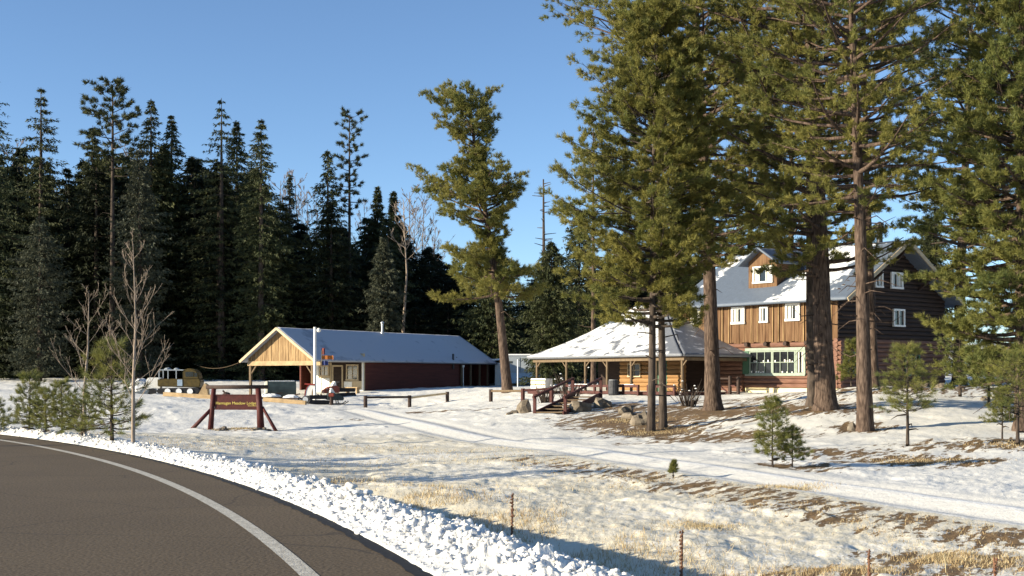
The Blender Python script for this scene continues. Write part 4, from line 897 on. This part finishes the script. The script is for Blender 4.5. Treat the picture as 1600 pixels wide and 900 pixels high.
# orange snowmobile and dark one
def snowmobile(px, d, rz, body, lb, sc_=1):
    x, y, z = at(px, d); s = empty('snowmobile', (x,y,z), rz, lb, 'snowmobile'); s.scale = (sc_,)*3
    part('track', M['black'], s, lambda b: b.prism([(-1.1,.1),(-.9,0),(.2,0),(.3,.25),(-1.0,.3)], -.2, .2))
    part('cowling', body, s, lambda b: b.prism([(.1,.28),(1.15,.25),(1.2,.42),(.85,.66),(.3,.78),(.1,.6)], -.32, .32), bevel=.04)
    part('seat', M['black'], s, lambda b: b.box(-1.05,.12,-.17,.17,.34,.6), bevel=.04)
    part('windscreen', M['white'], s, lambda b: b.prism([(.3,.76),(.62,.72),(.42,1.05),(.36,1.05)], -.22, .22))
    part('handlebar', M['iron'], s, lambda b: (b.bar((.2,0,.7),(.12,0,1.0),.04), b.bar((.12,-.34,1.0),(.12,.34,1.0),.04)))
    for q in (-.36, .36): part('ski', M['iron'], s, lambda b: (b.tube([(.4,q,.03),(1.2,q,.03),(1.45,q,.2)], .035, 5), b.bar((.8,q,.05),(.75,q*.7,.4),.05)))
snowmobile(531, 85.5, R_(205), M['redbrown'], 'maroon snowmobile with a white windscreen before the canopy door')
snowmobile(508, 78.5, R_(20), M['tank'], 'dark snowmobile parked at the foot of the white pole', .95)
x, y, z = at(481, 78.5)
bl = empty('oil_barrel', (x,y,z+.23), 0, 'small dark drum lying left of the dark snowmobile', 'barrel'); part('shell', M['iron'], bl, lambda b: b.tube([(-.1,-.3,0),(0,.3,0)], .24, 14)); part('lid', M['galv'], bl, lambda b: b.tube([(-.102,-.31,0),(-.1,-.3,0)], .17, 14))
x, y, z = at(518, 78)
pd = empty('pedestal', (x,y,z), 0, 'short red topped dark post right of the dark snowmobile', 'post'); part('shaft', M['log_cap'], pd, lambda b: b.tube([(0,0,-.2),(0,0,.5)], [.13,.1], 8)); part('cap', M['redbrown'], pd, lambda b: b.box(-.16,.16,-.16,.16,.5,.72), bevel=.03)
x, y, z = at(551, 89)
bn = empty('bench', (x,y,z), BA, 'small tan wooden bench below the canopy window', 'bench'); part('seat', M['tan_wood'], bn, lambda b: b.box(-.55,.55,-.18,.18,.4,.46)); [part('leg', M['tan_wood'], bn, lambda b: b.box(q-.04,q+.04,-.16,.16,-.1,.4)) for q in (-.45,.45)]
# snowcat
x, y, z = at(283, 88)
sn = empty('tracked_snowcat', (x,y,z), R_(4), 'old orange brown tracked snow vehicle with a rounded cab and open rear frame', 'snow vehicle')
part('body', M['orange'], sn, lambda b: b.prism([(-1.45,.62),(1.38,.55),(1.45,1.0),(1.35,1.15),(-1.45,1.15)], -.75, .75), bevel=.05)
cb = part('cab', M['orange'], sn, lambda b: b.prism([(.2,1.1),(1.35,1.1),(1.32,1.45),(1.15,1.72),(.85,1.85),(.45,1.85),(.2,1.7)], -.7, .7), bevel=.08)
part('window', M['glass'], cb, lambda b: (b.box(.42,.95,-.72,-.703,1.3,1.62), b.box(1.02,1.2,-.72,-.703,1.3,1.55)))
part('rear_window_frame', M['palegrey'], sn, lambda b: (b.bar((-1.35,-.7,1.1),(-1.35,-.7,1.75),.07), b.bar((-1.35,-.7,1.75),(.25,-.7,1.75),.07), b.bar((-.75,-.7,1.15),(-.75,-.7,1.75),.06), b.bar((-.2,-.7,1.15),(-.2,-.7,1.75),.06), b.bar((-1.35,-.7,1.74),(-1.35,.7,1.74),.06), b.bar((-1.35,.7,1.1),(-1.35,.7,1.75),.07), b.bar((-1.35,.7,1.75),(.25,.7,1.75),.07)))
part('door_panel', M['greyblue'], sn, lambda b: b.box(-.12,.22,-.775,-.752,.66,1.1))
for q in (-.78, .62):
    tr_ = part('track', M['black'], sn, lambda b: b.prism([(-1.35,.5),(-1.5,.3),(-1.3,.06),(1.1,.06),(1.45,.35),(1.25,.55)], q-.06, q+.26))
    for wx in (-.75,.0,.75):
        part('wheel', M['snow' if q < 0 else 'iron'], tr_, lambda b: b.tube([(wx,q-.10,.29),(wx,q-.065,.29)], .2, 12))
part('roof_load', M['palegrey'], sn, lambda b: (lump(b,(-.9,0,1.78),.25,.3,.14,3), lump(b,(-.3,0,1.78),.2,.3,.12,4)))
x, y, z = at(243, 88.5)
wb = empty('white_fuel_box', (x,y,z), .1, 'small white boxy trailer behind the orange snow vehicle', 'trailer'); part('body', M['white'], wb, lambda b: b.prism([(-.55,.42),(.4,.42),(.42,1.2),(-.42,1.2),(-.58,1.0)], -.4, .4), bevel=.04); part('wheel', M['black'], wb, lambda b: b.tube([(-.1,-.5,.22),(-.1,-.42,.22)], .24, 12)); part('drawbar', M['iron'], wb, lambda b: b.bar((.4,0,.4),(.9,0,.35),.07)); part('leg', M['galv'], wb, lambda b: b.bar((.25,-.3,-.1),(.25,-.3,.42),.06))
x, y, z = at(221, 90)
cv_ = empty('covered_car', (x,y,z-.1), .1, 'rounded pale grey shape of a snow buried car left of the white trailer', 'car'); part('snow_cover', M['snow'], cv_, lambda b: lump(b,(0,0,0.3),.95,1.9,.85,8)); part('body', M['palegrey'], cv_, lambda b: b.box(-.8,.8,-1.7,1.7,.15,.5), bevel=.08); part('wheel', M['black'], cv_, lambda b: [b.tube([(q*.72,-1.1,.25),(q*.84,-1.1,.25)], .3, 12) for q in (-1,1)])
# timber edging and ramp
def beam(p0, p1, w_, h_, name, m, lb, cat, lift=.1):
    a = at(*p0); c = at(*p1); o = empty(name, a, 0, lb, cat); part('timber', m, o, lambda b: b.bar((0,0,lift), (c[0]-a[0], c[1]-a[1], c[2]-a[2]+lift), w_, h_)); return o
def edging(p0, p1, lb):
    a = at(*p0); c = at(*p1); b = MB(); b.bar((0,0,.12), (c[0]-a[0], c[1]-a[1], c[2]-a[2]+.12), .25, .24); o = b.build('timber_edging', M['tan_wood']); o.location = a; tag(o, lb, 'timber'); return o
edging((256,78),(330,77.5), 'long sunlit timber lying in the snow left of the red sign'); edging((412,77),(478,76.5), 'long sunlit timber lying in the snow right of the red sign')
edging((338,77.3),(404,77.1), 'long timber seen between the two posts of the red sign')
x, y, z = at(318, 80)
b = MB(); b.prism([(-.35,0),(.35,0),(.28,.75),(.12,.85)], -.25, .25); o = b.build('plywood_wedge', M['tan_wood'], bevel=.02); o.location = (x,y,z); tag(o, 'pale leaning plywood box beside the snow vehicle track', 'box')
x, y, z = at(354, 84)
b = MB(); lump(b, (0,0,0), .3, .2, .25, 5); b.bar((0,0,.1),(-.25,0,.35),.1); o = b.build('stump', M['log_cap']); o.location = (x,y,z+.1); tag(o, 'small dark stump poking from the snow above the red sign', 'stump')
# rail fences
def fence(pts, lb, hs=.55, m1='wood_post', railm='tan_wood', rails=None):
    P_ = [at(*p) for p in pts]; o = empty('rail_fence', P_[0], 0, lb, 'fence'); a0 = P_[0]
    for p in P_: part('post', M[m1], o, lambda b: b.tube([(p[0]-a0[0],p[1]-a0[1],p[2]-a0[2]-.3),(p[0]-a0[0],p[1]-a0[1],p[2]-a0[2]+hs+.1)], .11, 8))
    for i, (p, q) in enumerate(zip(P_[:-1], P_[1:])):
        if rails and i not in rails: continue
        part('rail', M[railm], o, lambda b: b.tube([(p[0]-a0[0],p[1]-a0[1],p[2]-a0[2]+hs),(q[0]-a0[0],q[1]-a0[1],q[2]-a0[2]+hs)], .065, 8))
    return o
fence([(640,77),(699,78)], 'low rail of pale timber on two dark posts, in the middle of the parking snow', .52, 'log_cap', 'trim_tan')
fence([(571,73),(640,76.2)], 'low dark rail running from the bare post toward the pale rail', .6, 'log_cap', 'log_cap')
fence([(767,74),(817,72)], 'low weathered rail before the trunk of the lone tall pine', .62, 'log_cap', 'wood_post')
fence([(817,69),(862,68.5)], 'low red painted rail left of the porch steps', .75, 'red_paint', 'red_paint')
# storage trailer / shed
x, y, z = at(813, 104)
sh = empty('storage_trailer', (x,y,z+.1), R_(-4), 'pale grey and faded blue box trailer with double doors and snow on its roof', 'trailer')
part('body', M['palegrey'], sh, lambda b: b.box(-1.6,1.6,0,5.5,.95,2.35)); part('skirt', M['greyblue'], sh, lambda b: b.box(-1.62,1.62,-.02,5.5,.1,.95)); part('roof_snow', M['snow'], sh, lambda b: b.box(-1.7,1.7,-.1,5.6,2.35,2.48), bevel=.04)
for q in (-.75, .75):
    dd_ = part('door', M['palegrey'], sh, lambda b: b.box(q-.7,q+.7,-.06,-.021,1.0,2.2)); part('window', M['glass'], dd_, lambda b: b.box(q-.15,q+.12,-.075,-.062,1.72,1.9))
part('wheel', M['black'], sh, lambda b: [b.tube([(-1.2,-.08,.2),(-1.2,.2,.2)], .34, 12), b.tube([(1.2,-.08,.2),(1.2,.2,.2)], .34, 12)])
x, y, z = at(779, 107)
sh2 = empty('white_shed', (x,y,z), R_(-4), 'small white shed with a snowy roof partly behind the lone pine trunk', 'shed'); part('wall', M['white'], sh2, lambda b: b.box(-.3,2.4,0,4,-.2,1.9)); part('roof', M['snow'], sh2, lambda b: b.prism([(-1.6,2.0),(2.6,2.32),(2.6,2.45),(-1.6,2.13)], -.2, 4.2)); part('door', M['trim_tan'], sh2, lambda b: b.box(.9,1.6,-.03,-.003,0,1.7))
x, y, z = at(809, 92); b = MB(); b.tube([(0,0,-.3),(0,0,2.0)], .05, 6); o = b.build('marker_pole', M['galv']); o.location = (x,y,z); tag(o, 'thin pale pole just right of the lone pine trunk', 'pole')
# porch things
def Lp(yy, xx, zz=0):  # lodge local to world
    return (lx+math.cos(LA)*xx-math.sin(LA)*yy, ly+math.sin(LA)*xx+math.cos(LA)*yy, LZ+zz)
o = empty('ice_chest', Lp(17.0, wx0-.7, -.1), LA, 'white ice chest with brown stripes and a red base left of the steps', 'ice chest')
part('body', M['white'], o, lambda b: b.box(-.3,.3,-.7,.7,.2,.95), bevel=.03); part('stripe', M['tan_wood'], o, lambda b: (b.box(-.312,-.301,-.66,.66,.55,.63), b.box(-.312,-.301,-.66,.66,.78,.86))); part('base', M['red_paint'], o, lambda b: b.box(-.4,.4,-.85,.85,-.5,.2))
def barrel(p, lb, m='iron'):
    o = empty('barrel', p, 0, lb, 'barrel'); part('drum', M[m], o, lambda b: b.lathe([(.27,0),(.3,.1),(.3,.45),(.31,.47),(.3,.5),(.3,.8),(.28,.85)], (0,0,0))); part('lid', M['galv'], o, lambda b: b.lathe([(.26,.855),(.26,.88)], (0,0,0)))
barrel(Lp(10.6, wx0-.75, -.1), 'dark upright drum in front of the honey coloured log wall')
def shrub(px, d, h, lb, seed, tl=True):
    x, y, z = at(px, d); o = empty('snowy_shrub', (x,y,z), 0, lb, 'shrub'); rg = random.Random(seed); b = MB(); s = MB()
    for i in range(60):
        a = rg.uniform(0, 6.28); l = rg.uniform(.4, 1)*h; e_r = rg.uniform(.0, .35); l *= rg.uniform(.5, 1); q = (math.cos(a)*(e_r+l*.45)+rg.gauss(0,.1), math.sin(a)*(e_r+l*.45)+rg.gauss(0,.1), l); b.tube([(math.cos(a)*e_r,math.sin(a)*e_r,-.05), (q[0]*.6+math.cos(a)*e_r*.3,q[1]*.6,l*.6), q], [.025,.015,.006], 3, cap=False)
        if i % 5 == 0: lump(s, q, .055, .055, .045, i, 6, 2)
    b.build('stems', M['bark_dark'], o); s.build('snow', M['snow'], o)
shrub(890, 64.5, 1.9, 'leafless shrub with snow clumps between the ice chest and the steps', 4); shrub(852, 69, 1.4, 'low leafless shrub with snow clumps left of the ice chest', 5)
shrub(1075, 60.5, 1.5, 'leafless shrub with bits of snow left of the twin based pine', 6)
# rocks
def rock(px, d, sx, sy, sz, lb, seed, group=None, lift=-.05):
    x, y, z = at(px, d); rg = random.Random(seed); import bmesh
    bm = bmesh.new(); bmesh.ops.create_icosphere(bm, subdivisions=2, radius=1)
    for v in bm.verts:
        n_ = 1+.28*math.sin(v.co.x*3+seed)+.2*math.cos(v.co.y*4+seed*2)+rg.uniform(-.1,.1); v.co = Vector((v.co.x*sx*n_, v.co.y*sy*n_, v.co.z*sz*n_))
    me = bpy.data.meshes.new('boulder'); bm.to_mesh(me); bm.free(); me.materials.append(M['rock'])
    o = bpy.data.objects.new('boulder', me); COL.objects.link(o); o.location = (x,y,z+sz*.35+lift); o.rotation_euler = (0,0,rg.uniform(0,6)); tag(o, lb, 'rock', group)
rock(817,60.5,.36,.36,.46,'grey pointed boulder left of the porch steps',1); rock(905,58.6,.5,.45,.35,'dark shaded boulder right of the porch steps',2)
rock(800,59.8,.32,.3,.16,'low flat stone at the left foot of the pointed boulder',3); rock(1003,51,.38,.35,.42,'pale angular rock beside the paired slender pines',4); rock(985,55,.32,.3,.25,'dark rock on the brown mound behind the paired pines',5)
rock(1330,44.2,.16,.18,.22,'brown rounded stump like stone at the foot of the straight pine',6); rock(940,60.5,.5,.4,.34,'brown heap of stone right of the steps under the deck rail',7)
rock(978,57.5,.3,.3,.25,'small stone on top of the brown mound below the deck',8); rock(1540,56,.25,.2,.16,'small brown stone on the snow slope before the right hand pines',9); rock(866,60.5,.3,.3,.25,'small stone under the staircase',10)
def rocks_group(lst, lb, grp):
    for i, (px, d, s) in enumerate(lst): rock(px, d, s, s, s*.7, lb, 30+i, grp)
rocks_group([(345,54.2,.17),(352,54.0,.15),(349,54.4,.2),(340,53.8,.12),(357,54.5,.12)], 'grey stone piled at the foot of the left sign post', 'stones at the left sign post')
rocks_group([(398,53.6,.15),(405,53.8,.17),(412,53.8,.15),(419,54,.12)], 'grey stone piled at the foot of the right sign post', 'stones at the right sign post')
rocks_group([(1352,60,.2),(1380,60.5,.25),(1405,61,.2),(1440,62,.3),(1470,61,.25),(1500,60,.2),(1425,60,.2)], 'brown stone in the rough strip below the dark gable wall', 'stones below the dark gable')
# ------------------------------------------------------------------ lodge sign
x, y, z = at(372, 55)
sg = empty('lodge_sign', (x,y,z), R_(-6), 'dark red timber entrance sign with gold lettering on braced log posts', 'sign')
u = 55/F
def sx_(px): return (px-372)*u
def sz_(py): return EYE-(py-HOR)*u-z
part('post', M['sign_red'], sg, lambda b: b.tube([(sx_(327),0,-.25),(sx_(330),0,sz_(640)),(sx_(333),0,sz_(607))], [.13,.11,.10], 9), smooth=True)
part('post', M['sign_red'], sg, lambda b: b.tube([(sx_(409),0,-.25),(sx_(407),0,sz_(640)),(sx_(404),0,sz_(607))], [.17,.14,.12], 9), smooth=True)
part('cap_log', M['log_cap'], sg, lambda b: b.tube([(sx_(321),-.02,sz_(605)),(sx_(420),.02,sz_(604.5))], .085, 9), smooth=True)
part('brace', M['sign_red'], sg, lambda b: b.tube([(sx_(297),-.25,-.1),(sx_(331),0,sz_(637))], [.09,.07], 8), smooth=True)
part('brace', M['sign_red'], sg, lambda b: b.tube([(sx_(437),-.25,-.12),(sx_(411),0,sz_(636))], [.08,.06], 8), smooth=True)
bd = part('board', M['sign_red'], sg, lambda b: (b.box(sx_(335),sx_(403),-.03,.04,sz_(639),sz_(617)), b.box(sx_(334),sx_(404),-.05,.05,sz_(618),sz_(616.3)), b.box(sx_(334),sx_(404),-.05,.05,sz_(640.3),sz_(638))))
def text(body, size, loc, m, parent, name='lettering', rot=(R_(90),0,0), ext=.006):
    c = bpy.data.curves.new(name, 'FONT'); c.body = body; c.size = size; c.extrude = ext; c.align_x = 'CENTER'; c.align_y = 'CENTER'
    t_ = bpy.data.objects.new(name, c); COL.objects.link(t_); dg = bpy.context.evaluated_depsgraph_get(); me = bpy.data.meshes.new_from_object(t_.evaluated_get(dg))
    bpy.data.objects.remove(t_); o = bpy.data.objects.new(name, me); COL.objects.link(o); me.materials.clear(); me.materials.append(m); o.location = loc; o.rotation_euler = rot; o.parent = parent; return o
tx = text('Hannagan Meadow Lodge', .172, (sx_(369), -.038, sz_(630)), M['gold'], bd); 
part('frame_line', M['gold'], bd, lambda b: b.box(sx_(388),sx_(402),-.037,-.031,sz_(634.4),sz_(633.8)))
# ------------------------------------------------------------------ mullein stalks and small weeds
def mullein(px, d, top, lb, seed):
    x, y, z = at(px, d); h = zat(top, d)-z; o = empty('mullein_stalk', (x,y,z), 0, lb, 'dead plant'); rg = random.Random(seed)
    part('stem', M['stalk'], o, lambda b: b.tube([(0,0,-.05),(rg.uniform(-.01,.01),0,h*.5),(rg.uniform(-.02,.02),0,h)], [.016,.014,.009], 6))
    def pods(b):
        n = int(h*.62/.017)
        for i in range(n):
            zz = h*.38+i*.017; a = i*2.4; r = .016+.012*rg.random(); b.lathe([(.004,-.011),(r*.8,0),(.003,.012)], (math.cos(a)*.011, math.sin(a)*.011, zz), 5)
        for i in range(7): zz = h*rg.uniform(.4,.98); a = rg.uniform(0,6.28); b.lathe([(.004,-.012),(.014,0),(.003,.014)], (math.cos(a)*.024, math.sin(a)*.024, zz), 5)
    part('seed_pods', M['stalk'], o, pods)
mullein(800,16.8,770,'dead brown seed stalk standing behind the ploughed snow, leftmost of the tall ones',1)
mullein(1064,14.8,828,'dead brown seed stalk rising from the bottom edge, second tall one from the left',2)
mullein(1358,14.6,858,'dead brown seed stalk just topping the bottom edge, third tall one from the left',3)
mullein(1555,14.9,870,'short dead seed stalk at the bottom right corner',4)
def weed(px, d, h, lb, seed):
    x, y, z = at(px, d); rg = random.Random(seed); b = MB()
    for i in range(5): a = rg.uniform(0,6.28); b.tube([(0,0,0),(math.cos(a)*.02,math.sin(a)*.02,h*.6),(math.cos(a)*.06,math.sin(a)*.06,h*rg.uniform(.7,1))], [.004,.003,.002], 4, cap=False)
    o = b.build('dry_weed', M['straw']); o.location = (x,y,z); tag(o, lb, 'weed')
weed(871,15.6,.3,'thin pale weed just right of the leftmost tall seed stalk',1); weed(605,22,.3,'thin pale weed beyond the ploughed snow edge',2); weed(1478,16,.3,'pale branching weed in the snow near the bottom right',3)
# cable to the canopy gable
b = MB(); p0 = Vector((-27.5, 110, 2.75)); p1 = Vector((bx0-HW*.84-.5, by0+1.9, 2.7)); b.tube([p0.lerp(p1, t)-Vector((0,0,.5*4*t*(1-t))) for t in np.linspace(0, 1, 12)], .012, 4)
o = b.build('overhead_cable', M['wood_post']); tag(o, 'thin sagging cable running to the left corner of the canopy', 'cable')
print('faces', sum(len(o.data.polygons) for o in bpy.data.objects if o.type == 'MESH'))
